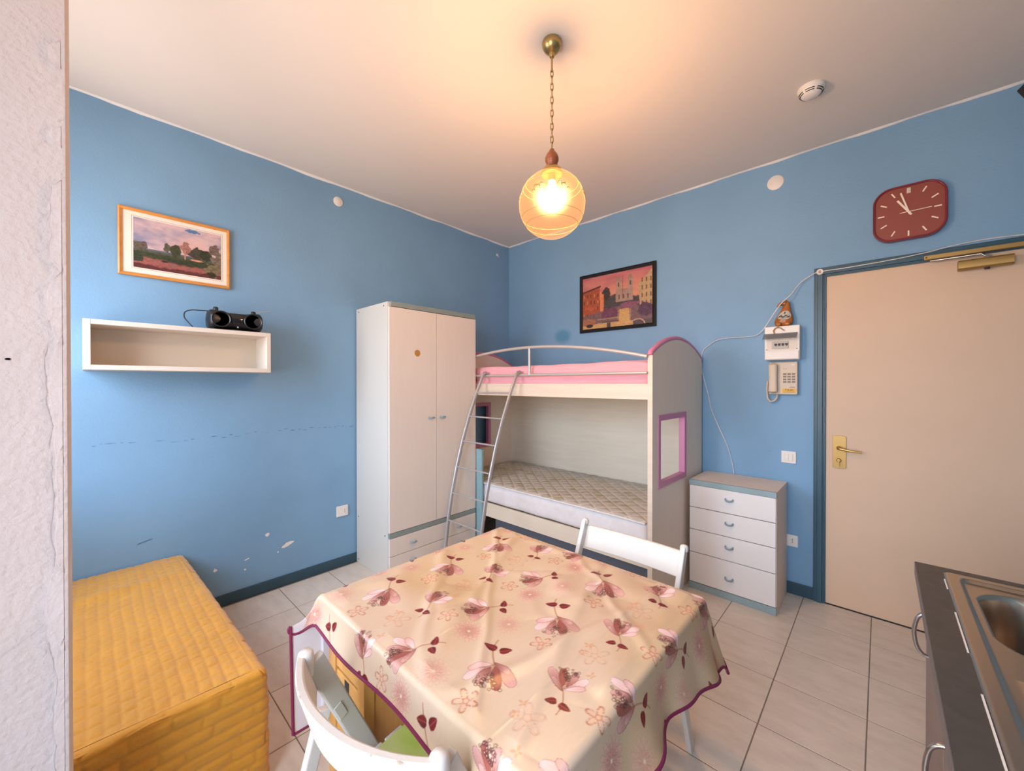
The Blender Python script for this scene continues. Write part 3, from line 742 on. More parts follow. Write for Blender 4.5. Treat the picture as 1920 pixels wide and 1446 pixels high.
# ------------------------------------------------------------ radio on the shelf
def radio():
    t = thing('radio', 'black portable radio with round speakers lying on top of wall shelf', 'radio', (0.12, -2.61, 1.732))
    ya, yb = -2.753, -2.462; xc = 0.128; n = 36; nr = 28
    vs = []; fs = []
    for i in range(n+1):
        s = i/n; y = ya+(yb-ya)*s; q = abs(2*s-1)
        endr = math.sqrt(max(0.0, 1-max(0, (q-0.78)/0.22)**2.4))
        rz = (0.048+0.017*(q**1.5))*max(endr, 0.05)+0.0; rx = (0.060+0.016*(q**1.5))*max(endr, 0.05)
        zc = 1.732+0.066
        for j in range(nr):
            a = 2*PI*j/nr
            cx, cz = math.copysign(abs(math.cos(a))**0.75, math.cos(a)), math.copysign(abs(math.sin(a))**0.75, math.sin(a))
            z = zc+rz*cz
            vs.append((xc+rx*cx, y, max(z, 1.7365)))
    for i in range(n):
        for j in range(nr):
            j2 = (j+1) % nr; fs.append((i*nr+j, i*nr+j2, (i+1)*nr+j2, (i+1)*nr+j))
    fs.append(tuple(range(nr))); fs.append(tuple(n*nr+j for j in range(nr)))
    obj('body', MB().add(vs, fs), M['black'], t, smooth=50)
    for (y, m_) in ((-2.690, M['grey_cone']), (-2.526, M['black'])):
        xf = xc+0.068
        sp = obj('speaker_ring', MB().lathe([(0.030, -0.006), (0.046, -0.004), (0.049, 0.002), (0.046, 0.005), (0.041, 0.002), (0.040, -0.001)], (xf, y, 1.799), axis=0, n=28), M['black'], t, smooth=60)
        obj('speaker_cone', MB().lathe([(0.041, -0.001), (0.030, -0.004), (0.015, -0.006), (0.012, -0.003), (0.0001, -0.001)], (xf, y, 1.799), axis=0, n=24), m_, sp, smooth=60)
    mb = MB(); n = 10
    for i in range(n+1):
        s = i/n; z = 1.765+0.075*s; w = 0.022+0.014*s; x = xc+0.069-0.012*(2*s-1)**2
        mb.v += [(x, -2.608-w, z), (x+0.004, -2.608, z), (x, -2.608+w, z)]
    for i in range(n):
        for j in range(2):
            a = i*3+j; mb.f.append((a, a+1, a+4, a+3))
    obj('control_panel', mb, M['glossblack'], t, smooth=60, label='glossy front panel')
    obj('button', MB().lathe([(0.005, 0), (0.005, 0.003), (0.0001, 0.004)], (xc+0.066, -2.607, 1.757), axis=0, n=10), M['silver'], t)
    obj('foot', MB().box(xc-0.05, xc+0.05, -2.72, -2.50, 1.732, 1.742), M['black'], t)
    for (y, z) in ((-2.702, 1.866), (-2.506, 1.862)):
        obj('tuning_knob', MB().lathe([(0.013, -0.012), (0.013, 0.006), (0.010, 0.012), (0.0001, 0.013)], (xc-0.01, y, z), axis=2, n=14), M['black'], t, smooth=40)
    obj('antenna', MB().tube([(xc-0.02, -2.506, 1.866), (xc-0.03, -2.405, 1.895)], 0.0022, 6), M['silver'], t)
    pts = [(xc-0.03, -2.72, 1.852), (0.10, -2.775, 1.850), (0.105, -2.815, 1.846), (0.11, -2.845, 1.830), (0.12, -2.850, 1.800), (0.13, -2.835, 1.772), (0.14, -2.815, 1.745), (0.14, -2.805, 1.7355), (0.14, -2.77, 1.7355), (xc, -2.72, 1.743)]
    obj('power_cord', MB().tube(smooth_path(pts, 5), 0.0030, 6), M['black'], t, smooth=60)
def smooth_path(pts, k=5):
    P = [Vector(p) for p in pts]; out = []
    for i in range(len(P)-1):
        p0, p1, p2, p3 = P[max(i-1, 0)], P[i], P[i+1], P[min(i+2, len(P)-1)]
        for j in range(k):
            s = j/k
            out.append(0.5*((2*p1)+(p2-p0)*s+(2*p0-5*p1+4*p2-p3)*s*s+(3*p1-p0-3*p2+p3)*s**3))
    out.append(P[-1]); return out
radio()

# ------------------------------------------------------------ quilted day bed in the near left corner
def daybed():
    t = thing('day_bed', 'low bed under a yellow quilted cover in the near left corner', 'bed', (0.72, -3.28, 0))
    x_end, h, r = 1.485, 0.412, 0.030
    ya, yb = -3.735, None
    ytop = lambda x: -2.845+0.045*np.clip(x/x_end, 0, 1)     # the long side runs slightly askew
    def quilt(u, v, su, sv, seed):
        """running rows of stitched bricks with uneven joints: distance to the nearest seam"""
        v = v+0.002*np.sin(u*7+seed)+0.010*(noise2(u*5, v*5, seed+2, 3)-0.5)
        row = np.floor(v/sv); fv = v/sv-row
        g = np.random.default_rng(seed).random(400)
        off = g[(row.astype(int)) % 400]
        q = u/su+off+0.55*g[(row.astype(int)*3+7) % 400]*np.sin(u*9+row*2.1)
        fu = q-np.floor(q)
        cell = (np.floor(q)*31+row*17).astype(int) % 400
        dv = np.minimum(fv, 1-fv)*sv; du = np.minimum(fu, 1-fu)*su
        miss = g[cell] > 0.86                                 # now and then a joint is left out
        du = np.where(miss, 1.0, du)
        d = np.minimum(dv, du)
        return 0.0052*(1-np.exp(-d/0.0042)) - 0.0035 + 0.006*(noise2(u*22, v*22, seed+5, 3)-0.5)
    # top
    nx, ny = 300, 190
    S, Tt = np.meshgrid(np.linspace(0, 1, nx), np.linspace(0, 1, ny), indexing='ij')
    Xx = 0.012+(x_end-r-0.012)*S
    Yy = ya+(ytop(Xx)-r-ya)*Tt
    ridge = 0.012*np.exp(-((Xx-0.36)/0.05)**2)*np.exp(-((Yy+3.12)/0.22)**2)
    Zz = h+quilt(Xx, Yy, 0.056, 0.036, 3)*np.clip((x_end-r-Xx)/0.006, 0, 1)*np.clip((ytop(Xx)-r-Yy)/0.006, 0, 1)+ridge-0.018*np.exp(-Xx/0.10)+0.006*(noise2(Xx*3, Yy*3, 7, 2)-0.5)
    cover = np_grid_obj('quilted_cover', np.stack([Xx, Yy, Zz], -1), M['quilt'], t)
    # skirt: round the edge and down to the floor, along the side, round the corner, along the end
    path = []
    for x in np.linspace(0.012, x_end-r, 230): path.append((x, float(ytop(x))-r, 0.0, 1.0))
    for a in np.linspace(PI/2, 0, 14)[1:-1]: path.append((x_end-r, float(ytop(x_end-r))-r, math.cos(a), math.sin(a)))
    for y in np.linspace(float(ytop(x_end-r))-r, ya, 170): path.append((x_end-r, y, 1.0, 0.0))
    path = np.array(path); m_ = len(path)
    L = np.zeros(m_); L[1:] = np.cumsum(np.hypot(*(np.diff(path[:, :2], axis=0)+r*np.diff(path[:, 2:], axis=0)).T))
    rows = [(PI/2*k/8, None) for k in range(9)]+[(PI/2, z) for z in np.linspace(h-r, 0.004, 78)[1:]]
    G = np.zeros((len(rows), m_, 3)); s = 0; s_list = []
    for i, (a, z) in enumerate(rows):
        off = r*math.sin(a); zz = h-r+r*math.cos(a) if z is None else z
        s_list.append(r*a if z is None else r*PI/2+(h-r-z))
        G[i, :, 0] = path[:, 0]+path[:, 2]*off; G[i, :, 1] = path[:, 1]+path[:, 3]*off; G[i, :, 2] = zz
    Ss, Ll = np.meshgrid(np.array(s_list), L, indexing='ij')
    q = quilt(Ll, Ss, 0.115, 0.040, 9)*1.5*np.clip(Ss/0.008, 0, 1)
    fold = 0.006*np.sin(Ll*9+2*noise2(Ll*3, Ss*3, 2))*np.clip((Ss-0.05)/0.3, 0, 1)
    dr = q+fold
    dr = np.minimum(dr, 0.012)
    G[..., 0] += path[None, :, 2]*dr; G[..., 1] += path[None, :, 3]*dr
    G[..., 2] -= 0.018*np.exp(-path[None, :, 0]/0.10)*np.clip(1-Ss/0.3, 0, 1)
    sk = np_grid_obj('cover_skirt', G, M['quilt'], t)
    mb = MB().tube([(x_end-0.010, y, h-0.010+0.003*math.sin(y*40)) for y in np.linspace(float(ytop(x_end))-r, ya, 40)], 0.0035, 6)
    obj('seam', mb, M['quilt'], sk, smooth=60)
    obj('mattress', MB().box(0.02, x_end-0.06, ya+0.01, -2.92, 0.16, h-0.03), M['mattress_side'], t)
    for (x, y) in ((0.08, -3.68), (1.38, -3.68), (0.08, -2.96), (1.38, -2.96)):
        obj('leg', MB().box(x-0.025, x+0.025, y-0.025, y+0.025, 0.0, 0.16), M['pine'], t)
daybed()

# ------------------------------------------------------------ table
TX0, TX1, TY0, TY1, TZ = 1.765, 2.650, -2.722, -1.925, 0.742
t = thing('drop_leaf_table', 'pine drop-leaf table with small drawers under the floral tablecloth', 'table', (2.2, -2.32, 0))
obj('tabletop', MB().box(TX0+0.262, TX1, TY0, TY1, TZ-0.024, TZ), M['pine'], t, bevel=0.002)
obj('center_top', MB().box(TX0+0.002, TX0+0.260, TY0, TY1, TZ-0.024, TZ), M['pine'], t, bevel=0.002)
obj('drop_leaf', MB().box(TX0+0.003, TX0+0.023, TY0+0.012, TY1-0.02, 0.115, TZ-0.03), M['pine'], t, bevel=0.002)
UX0, UX1 = TX0+0.028, 2.020
for y in (TY0+0.004, TY1-0.034):
    for x in (UX0, UX1-0.040):
        obj('post', MB().box(x, x+0.040, y, y+0.032, 0.0, TZ-0.026), M['pine'], t, bevel=0.002)
obj('carcass', MB().box(UX1-0.018, UX1-0.006, TY0+0.036, TY1-0.036, 0.12, TZ-0.026).box(UX0+0.004, UX0+0.014, TY0+0.036, TY1-0.036, 0.12, TZ-0.026).box(UX0+0.014, UX1-0.018, TY0+0.036, TY1-0.036, 0.12, 0.135), M['pine'], t)
for (za, zb) in ((0.545, 0.712), (0.335, 0.540), (0.130, 0.330)):
    d = obj('drawer', MB().box(UX0+0.042, UX1-0.042, TY0+0.008, TY0+0.028, za+0.002, zb-0.002), M['pine'], t, bevel=0.003)
    zc = zb-0.020
    obj('finger_hole', MB().box((UX0+UX1)/2-0.014, (UX0+UX1)/2+0.014, TY0+0.0072, TY0+0.0085, zc-0.020, zc+0.014), M['dark'], d)
obj('gate_leg', MB().box(2.46, 2.50, -2.26, -2.225, 0.0, TZ-0.026).box(2.0, 2.46, -2.255, -2.23, 0.10, 0.15).box(2.0, 2.46, -2.255, -2.23, 0.60, 0.65), M['pine'], t)

# ------------------------------------------------------------ tablecloth: one woven sheet, print painted on its flat pattern
OXL, OXR, OYN, OYF = 0.42, 0.165, 0.100, 0.165      # overhang left, right, near, far
STEP = 0.0021
cu = np.arange(TX0-OXL, TX1+OXR+1e-6, STEP); cv = np.arange(TY0-OYN, TY1+OYF+1e-6, STEP)
U, V = np.meshgrid(cu, cv, indexing='ij')
def paint_cloth():
    col = np.empty(U.shape+(3,))
    n1 = noise2(U*3.2, V*3.2, 31, 3)
    c0 = np.array(lin(208, 185, 152)); c1 = np.array(lin(196, 164, 123)); c2 = np.array(lin(213, 191, 171))
    w = np.clip((n1-0.3)*2.4, 0, 1)[..., None]
    col[:] = c0*(1-w)+c1*w
    n2 = np.clip((noise2(U*2.1+9, V*2.6+4, 41, 3)-0.45)*3.5, 0, 1)[..., None]
    col[:] = col*(1-0.6*n2)+c2*0.6*n2
    fibre = (noise2(U*240, V*60, 5, 2)-0.5)[..., None]*0.05
    col *= 1+fibre
    def window(cx, cy, R):
        i0 = np.searchsorted(cu, cx-R); i1 = np.searchsorted(cu, cx+R); j0 = np.searchsorted(cv, cy-R); j1 = np.searchsorted(cv, cy+R)
        if i1-i0 < 2 or j1-j0 < 2: return None
        return slice(i0, i1), slice(j0, j1)
    AA = STEP*0.8
    def blend(sl, a, c):
        a = np.clip(a, 0, 1)[..., None]; col[sl] = col[sl]*(1-a)+np.asarray(c)*a
    def petal(sl, x, y, px, py, ang, la, lb, cin, cout, cline, notch=0.0):
        ca, sa = math.cos(ang), math.sin(ang)
        u = (x-px)*ca+(y-py)*sa; v = -(x-px)*sa+(y-py)*ca
        tt = np.clip(u/la, -1, 1)
        wd = lb*np.sqrt(np.clip(1-tt*tt, 0, 1))*(1+0.35*tt)+1e-6
        sd = np.minimum(wd-np.abs(v), la-np.abs(u))
        inside = np.clip(sd/AA, 0, 1)
        g = np.clip((tt+1)/2, 0, 1)[..., None]
        vein = 0.10*np.sin(v/lb*11)*(1-g[..., 0])
        c = np.array(cin)*(1-g)+np.array(cout)*g
        c = c*(1+vein[..., None])
        a = inside[..., None]
        col[sl] = col[sl]*(1-a)+c*a
        line = inside*np.exp(-(sd/(STEP*1.1))**2)
        blend(sl, line*0.85, cline)
    DP = lin(152, 86, 74); LP = lin(216, 170, 160); WP = lin(238, 210, 206); LN = lin(104, 52, 46)
    DL = lin(98, 14, 26); ML = lin(146, 40, 42)
    def magnolia(cx, cy, ang, s, seed):
        sl = window(cx, cy, 0.15*s)
        if sl is None: return
        x0 = U[sl]-cx; y0 = V[sl]-cy
        ca, sa = math.cos(ang), math.sin(ang)
        x = (x0*ca+y0*sa)/s; y = (-x0*sa+y0*ca)/s      # +x runs from the bloom towards the stem
        r = random.Random(seed)
        # stem and two dark leaves
        st = np.abs(y-0.012*np.sin((x-0.03)*30))-0.0013
        m = (x > 0.02)&(x < 0.118)
        blend(sl, np.where(m, np.clip(1-st/AA, 0, 1), 0)*0.9, lin(168, 122, 92))
        st2 = np.hypot(x-0.112, y-0.006)
        for sgn, la in ((1, 0.0195), (-1, 0.0175)):
            an = sgn*1.25; lx, ly = 0.082+0.004*sgn, sgn*0.021
            u = (x-lx)*math.cos(an)+(y-ly)*math.sin(an); v = -(x-lx)*math.sin(an)+(y-ly)*math.cos(an)
            tt = np.clip(u/la, -1, 1); wd = 0.0118*np.sqrt(np.clip(1-tt*tt, 0, 1))*(1-0.45*tt)
            sd = np.minimum(wd-np.abs(v), la-np.abs(u)); a = np.clip(sd/AA, 0, 1)
            g = np.clip(0.5-v/0.02, 0, 1)[..., None]
            c = np.array(DL)*(1-0.55*g)+np.array(ML)*0.55*g
            col[sl] = col[sl]*(1-a[..., None])+c*a[..., None]
            blend(sl, a*np.exp(-(v/(STEP*0.5))**2)*0.35, lin(205, 120, 110))
        # fan of petals
        petal(sl, x, y, -0.008, -0.036, PI+0.62, 0.040, 0.0165, DP, LP, LN)
        petal(sl, x, y, -0.008, 0.036, PI-0.62, 0.038, 0.0150, LP, WP, LN)
        petal(sl, x, y, 0.012, 0.030, PI-1.15, 0.032, 0.0120, WP, LP, LN)
        petal(sl, x, y, -0.020, -0.014, PI+0.22, 0.038, 0.0135, DP, DP, LN)
        petal(sl, x, y, -0.020, 0.014, PI-0.25, 0.036, 0.0125, DP, LP, LN)
        petal(sl, x, y, 0.012, -0.022, PI+0.85, 0.030, 0.0105, DP, LP, LN)
        # stamens: curled threads with dark rims
        for k in range(30):
            a = r.uniform(-1, 1); rr_ = r.uniform(0.0, 0.052)
            px, py = -0.012-rr_*math.cos(a*0.9), rr_*math.sin(a*0.9)*0.95
            d = np.hypot(x-px, y-py); ra = r.uniform(0.0028, 0.0046)
            blend(sl, np.exp(-((d-ra)/(STEP*0.55/s))**2)*0.8, lin(88, 44, 40))
            blend(sl, np.clip((ra-STEP-d)/AA, 0, 1)*0.8, lin(228, 196, 176))
        for k in range(7):
            a = (k-3)*0.28
            px = x-0.026; rad = np.hypot(px, y); th = np.arctan2(y, -px)
            m = (rad > 0.003)&(rad < 0.040)
            blend(sl, np.where(m, np.exp(-((th-a)*rad/(STEP*0.5))**2), 0)*0.7, lin(150, 84, 70))
    def dahlia(cx, cy, R, strength, seed):
        sl = window(cx, cy, R*1.25)
        if sl is None: return
        x = U[sl]-cx; y = V[sl]-cy; rr_ = np.hypot(x, y); th = np.arctan2(y, x)
        for (n, r0, r1, ph) in ((13, 0.25, 1.0, 0.2), (11, 0.15, 0.72, 0.5), (8, 0.05, 0.42, 0.1)):
            q = th*n/(2*PI)+ph+0.12*np.sin(th*3+seed); fr = (q-np.floor(q))-0.5
            t_ = np.clip((rr_/R-r0)/(r1-r0), 0, 1)
            half = 0.46*np.sqrt(np.clip(1-(2*t_-1)**2, 0, 1))
            sd = (half-np.abs(fr))*rr_*2*PI/n
            ins = np.where((rr_ > r0*R)&(rr_ < r1*R), np.clip(sd/AA, 0, 1), 0)
            blend(sl, ins*0.35*strength, lin(226, 178, 166))
            blend(sl, ins*np.exp(-(sd/(STEP*0.9))**2)*0.85*strength, lin(170, 88, 82))
            blend(sl, np.where((rr_ > r0*R)&(rr_ < (r0+0.6*(r1-r0))*R), np.exp(-(fr*rr_*2*PI/n/(STEP*0.6))**2), 0)*0.5*strength, lin(178, 96, 84))
        blend(sl, np.clip((R*0.10-rr_)/AA, 0, 1)*strength, lin(240, 220, 200))
    def five(cx, cy, R, rot, strength):
        sl = window(cx, cy, R*1.3)
        if sl is None: return
        x = U[sl]-cx; y = V[sl]-cy; rr_ = np.hypot(x, y); th = np.arctan2(y, x)+rot
        for off in (0.0, 0.10):
            q = th*5/(2*PI)+off; fr = (q-np.floor(q))-0.5
            rad = R*(0.60+0.40*np.cos(fr*2*PI*0.86))
            sd = rad-rr_
            blend(sl, np.clip(sd/AA, 0, 1)*0.18*strength, lin(230, 178, 150))
            blend(sl, np.exp(-(sd/(STEP*0.75))**2)*0.8*strength, lin(166, 88, 62))
        blend(sl, np.exp(-((rr_-R*0.22)/(STEP*0.8))**2)*0.7*strength, lin(186, 104, 80))
    def butterfly(cx, cy, s, rot):
        sl = window(cx, cy, 0.03)
        if sl is None: return
        x = U[sl]-cx; y = V[sl]-cy
        for (ox, oy, an, la, lb) in ((0.006, 0.004, 0.6, 0.007, 0.0036), (-0.006, 0.004, PI-0.6, 0.007, 0.0036), (0.004, -0.005, -0.7, 0.005, 0.003), (-0.004, -0.005, PI+0.7, 0.005, 0.003)):
            an += rot; px, py = ox*math.cos(rot)-oy*math.sin(rot), ox*math.sin(rot)+oy*math.cos(rot)
            u = (x-px)*math.cos(an)+(y-py)*math.sin(an); v = -(x-px)*math.sin(an)+(y-py)*math.cos(an)
            d = np.sqrt((u/la)**2+(v/lb)**2)
            blend(sl, np.clip((1-d)/0.25, 0, 1)*0.65*s, lin(206, 136, 86))
    PXX, PYY = 0.486, 0.2535
    for i in range(-2, 4):
        for j in range(-4, 6):
            dx, dy = i*PXX, j*PYY
            dahlia(1.817+dx, -2.690+dy, 0.044, 0.55, 2); dahlia(2.247+dx, -2.534+dy, 0.044, 0.95, 5)
            five(1.936+dx, -2.440+dy, 0.029, 0.4, 0.95); five(2.161+dx, -2.538+dy, 0.029, 1.2, 0.95)
            five(2.060+dx, -2.640+dy, 0.038, 0.9, 0.40)
            butterfly(2.028+dx, -2.362+dy, 0.9, 0.5); butterfly(2.034+dx, -2.392+dy, 0.8, 2.2); butterfly(2.092+dx, -2.452+dy, 0.8, 1.2)
            magnolia(1.913+dx, -2.596+dy, math.radians(124), 0.98, 100+i*7+j)
            magnolia(2.192+dx, -2.442+dy, math.radians(53), 0.86, 200+i*7+j)
            magnolia(2.061+dx, -2.509+dy, math.radians(-71), 0.76, 300+i*7+j)
    return col
ccol = paint_cloth()
def drape():
    zt = TZ+0.0035
    a_l = np.clip(TX0-U, 0, None); a_r = np.clip(U-TX1, 0, None); b_n = np.clip(TY0-V, 0, None); b_f = np.clip(V-TY1, 0, None)
    X = np.clip(U, TX0, TX1).copy(); Y = np.clip(V, TY0, TY1).copy(); Z = np.full(U.shape, zt)
    # soft creases on the top
    inx = np.clip(np.minimum(U-TX0, TX1-U)/0.03, 0, 1)*np.clip(np.minimum(V-TY0, TY1-V)/0.03, 0, 1)
    w1 = noise2(U*5.5+V*2.2, V*5.5-U*4.0, 51, 2)
    w2 = np.exp(-((U-V*0.25-3.08+0.05*w1)/0.022)**2)*0.0045+np.exp(-((U+V*0.55-0.83+0.06*w1)/0.026)**2)*0.005+np.exp(-((U+V*0.35-1.62)/0.022)**2)*0.004
    w3 = np.exp(-((V+0.9*U+0.62+0.08*w1)/0.026)**2)*0.004+np.exp(-((V+0.8*U+0.20-0.05*w1)/0.022)**2)*0.0035+np.exp(-((V+1.1*U-0.02+0.05*w1)/0.020)**2)*0.0035
    fold = np.abs(((U-1.90)/0.31+0.5) % 1-0.5)
    w4 = np.exp(-(fold*0.31/0.003)**2)*0.0012
    Z += inx*(np.clip(w1-0.42, 0, 1)*0.020+1.4*(w2+w3)+w4+0.004*np.sin((U*0.8+V)*26+w1*5)*np.clip((w1-0.3)*2, 0, 1))
    R = 0.014
    def fall(a):
        """over the table edge: a rounded bend of radius R, then straight down"""
        th = np.clip(a/R, 0, PI/2)
        out = R*np.sin(th); dn = R*(1-np.cos(th))+np.clip(a-R*PI/2, 0, None)
        return out, dn
    on, dn_n = fall(b_n); of, dn_f = fall(b_f); ol, dn_l = fall(a_l); orr, dn_r = fall(a_r)
    side_n = (b_n > 0)&(a_l == 0)&(a_r == 0); side_f = (b_f > 0)&(a_l == 0)&(a_r == 0)
    side_l = (a_l > 0)&(b_n == 0)&(b_f == 0); side_r = (a_r > 0)&(b_n == 0)&(b_f == 0)
    wave_n = 0.010*np.sin(U*13+1.0)*np.clip(b_n/0.1, 0, 1)+0.030*np.clip(b_n/0.1, 0, 1)
    Y = np.where(side_n, TY0-on-wave_n*b_n/0.1*0.6, Y); Z = np.where(side_n, zt-dn_n*0.96, Z)
    Y = np.where(side_f, TY1+of+0.02*b_f/0.2, Y); Z = np.where(side_f, zt-dn_f, Z)
    X = np.where(side_l, TX0-ol-0.004*np.sin(V*14)*a_l/0.4, X); Z = np.where(side_l, zt-dn_l, Z)
    kr = np.clip(a_r/OXR, 0, 1)
    wv = (0.013*np.sin(V*15+0.6)+0.008*np.sin(V*31))*kr
    flare = 0.035*kr
    X = np.where(side_r, TX1+orr+flare*kr+wv*kr, X); Z = np.where(side_r, zt-dn_r*(0.97+0.42*np.clip((V+2.28)/0.36, 0, 1)**1.5), Z)
    # near left corner: the spare strip sticks straight out along -y and hangs down with the long flap
    c = (a_l > 0)&(b_n > 0)
    ph = np.clip(a_l/0.085, 0, 1); ph = ph*ph*(3-2*ph)*PI/2
    bend = np.clip(a_l-0.10, 0, 1)
    Xc = TX0-ol*np.cos(ph*0.6)-0.004-0.008*np.sin(ph)-0.02*bend
    Yc = TY0-on*np.cos(ph)-b_n*np.sin(ph)*(0.92-0.25*bend)-0.018*np.cos(ph)*b_n/0.1
    Zc = zt-dn_l-dn_n*np.cos(ph)*0.96
    X = np.where(c, Xc, X); Y = np.where(c, Yc, Y); Z = np.where(c, Zc, Z)
    # other corners: the spare cloth gathers in one outward fold
    def corner(mask, a, b, cx, cy, sx, sy, k, za):
        rr_ = np.hypot(a, b); th = np.arctan2(b, a)
        th2 = np.clip(th/(PI/2), 0, 1)
        s_ = np.sin(PI*th2)**0.8
        dx = sx*(np.clip(a, 0, R)*(1-th2)+rr_*k*s_*math.cos(za)+0.035*(rr_/0.2)**1.5*(1-th2)**2)
        dy = sy*(np.clip(b, 0, R)*th2+rr_*k*s_*math.sin(za)+0.02*(rr_/0.2)*th2**2)
        dz = rr_*np.sqrt(np.clip(1-(k*s_)**2, 0, 1))*(0.97+(0.42*(1-th2) if (sx > 0 and sy > 0) else 0))
        return np.where(mask, cx+dx, X), np.where(mask, cy+dy, Y), np.where(mask, zt-np.maximum(dz-0.004, 0)-0.0, Z)
    X, Y, Z = corner((a_r > 0)&(b_f > 0), a_r, b_f, TX1, TY1, 1, 1, 0.33, 1.05)
    X, Y, Z = corner((a_r > 0)&(b_n > 0), a_r, b_n, TX1, TY0, 1, -1, 0.45, 0.8)
    X, Y, Z = corner((a_l > 0)&(b_f > 0), a_l, b_f, TX0, TY1, -1, 1, 0.30, 0.8)
    return np.stack([X, Y, Z], -1)
CX = drape()
M['cloth'] = attr_mat('floral_tablecloth_print', 0.34, under=(0.66, 0.63, 0.66), spec=0.5)
cloth = tag(np_grid_obj('tablecloth', CX, M['cloth'], None, ccol, flip=False), 'beige floral tablecloth with maroon hem draped over the table', 'tablecloth')
def hem_strip():
    n, m_, _ = CX.shape; w = 6
    ed = [CX[::3, 0], CX[::3, -1], CX[0, ::3], CX[-1, ::3]]
    mb = MB()
    for e in ed:
        mb.tube([tuple(p) for p in e.tolist()], 0.0046, 6)
    return obj('hem', mb, M['hem'], cloth, smooth=70, label='maroon hem')
hem_strip()

# ------------------------------------------------------------ chairs
def chair(kind, label, cx, cy, rot, group):
    t = thing('folding_chair', label, 'chair', (cx, cy, 0), group)
    ca, sa = math.cos(rot), math.sin(rot)
    w2 = lambda lx, ly, z: (cx+lx*ca-ly*sa, cy+lx*sa+ly*ca, z)
    xd = (ca, sa, 0)
    wood = M['chair'] if kind == 'bowed' else M['chair_b']
    hw = 0.222; fwd = lambda ly: Vector((-sa*ly, ca*ly, 0))
    top = 0.752 if kind == 'bowed' else 0.782
    for s in (-1, 1):
        p0, p1 = Vector(w2(s*hw, 0.010, top)), Vector(w2(s*hw, 0.360, 0.0))
        wd = (p1-p0).normalized().cross(Vector(xd))
        mb = MB().board(p0, p1, wd, 0.048 if kind == 'bowed' else 0.034, xd, 0.020)
        lg = obj('long_leg', mb, M['chairgrey'] if kind == 'bowed' else wood, t, bevel=0.004)
        if kind == 'bowed':
            q = Vector(w2(s*(hw-0.0115), 0.075, 0.59))
            mb = MB().board(q-(p1-p0).normalized()*0.022, q+(p1-p0).normalized()*0.022, wd, 0.022, xd, 0.003)
            obj('hinge_plate', mb, M['chairgrey'], lg, bevel=0.002)
        else:
            # rounded post tops
            o = Vector(w2(s*hw, 0.010, top))
            mb = MB().lathe([(0.0155, -0.012), (0.0155, 0.002), (0.012, 0.008), (0.0001, 0.011)], o, axis=2, n=12)
            obj('post_cap', mb, wood, lg, smooth=60)
        z_p = 0.60 if kind == 'bowed' else 0.46
        a0 = Vector(w2(s*(hw+0.022 if kind != 'bowed' or s < 0 else hw-0.022), 0.050 if kind == 'bowed' else 0.16, z_p))
        a1 = Vector(w2(s*(hw+0.022 if kind != 'bowed' or s < 0 else hw-0.022), -0.130 if kind == 'bowed' else -0.005, 0.0))
        wd = (a1-a0).normalized().cross(Vector(xd))
        obj('short_leg', MB().board(a0, a1, wd, 0.036, xd, 0.020), wood, t, bevel=0.004)
    # backrest
    zb0, zb1 = (0.672, 0.776) if kind == 'bowed' else (0.672, 0.762)
    bow = 0.072 if kind == 'bowed' else 0.012
    thk = 0.020 if kind == 'bowed' else 0.016
    n = 24; wid = hw+0.006 if kind == 'bowed' else hw-0.010
    mb = MB()
    for i in range(n+1):
        s = -1+2*i/n; lx = s*wid; ly = -bow*(1-abs(s)**2.2)
        if kind == 'bowed': ly -= 0.012
        for (dy, z) in ((-thk/2, zb0), (thk/2, zb0), (thk/2, zb1), (-thk/2, zb1)):
            lean = (0.77-z)*0.36 if kind != 'bowed' else (0.77-z)*0.30
            mb.v.append(w2(lx, ly+dy+lean, z))
    for i in range(n):
        for j in range(4):
            j2 = (j+1) % 4; mb.f.append((i*4+j, i*4+j2, (i+1)*4+j2, (i+1)*4+j))
    mb.f += [(0, 1, 2, 3), tuple(n*4+j for j in (3, 2, 1, 0))]
    bk = obj('backrest', mb, wood, t, smooth=35, bevel=0.004)
    if kind == 'bowed':
        for s in (-1, 1):
            o = Vector(w2(s*(hw+0.002), -0.006, 0.0))
            pts = [(0.0175, 0.722), (0.0185, 0.765), (0.017, 0.776), (0.012, 0.782), (0.0001, 0.784)]
            mb = MB().lathe([(0.0001, 0.720)]+pts, o, axis=2, n=20)
            obj('end_cap', mb, wood, bk, smooth=50, label='rounded backrest end')
        mb = MB(); r = random.Random(4)
        for k in range(7):
            s = r.uniform(-0.85, 0.9); lx = s*wid; ly = -bow*(1-abs(s)**2.2)-0.012-thk/2
            L = r.uniform(0.003, 0.010); h = r.uniform(0.001, 0.0025)
            a = w2(lx, ly-0.0006, zb1-0.0005); b = w2(lx+L, ly-0.0006+0.0001, zb1-0.0005); c = w2(lx+L*0.6, ly-0.0006, zb1-h)
            a2 = w2(lx, ly+0.002, zb1+0.0004); b2 = w2(lx+L, ly+0.002, zb1+0.0004)
            mb.add([a, b, c, a2, b2], [(0, 1, 2), (0, 1, 4, 3)])
        o = obj('worn_edge', mb, M['wornwood'], bk); o['kind'] = 'stuff'
    # seat of slats on two rails
    for k in range(5):
        ly = 0.085+k*0.066
        mb = MB().board(w2(-hw+0.032, ly, 0.440), w2(hw-0.032, ly, 0.440), (-sa, ca, 0), 0.056, (0, 0, 1), 0.014)
        obj('seat_slat', mb, wood, t, bevel=0.003)
    for s in (-1, 1):
        mb = MB().board(w2(s*(hw-0.048), 0.055, 0.418), w2(s*(hw-0.048), 0.385, 0.418), (0, 0, 1), 0.028, xd, 0.018)
        obj('seat_rail', mb, wood, t, bevel=0.003)
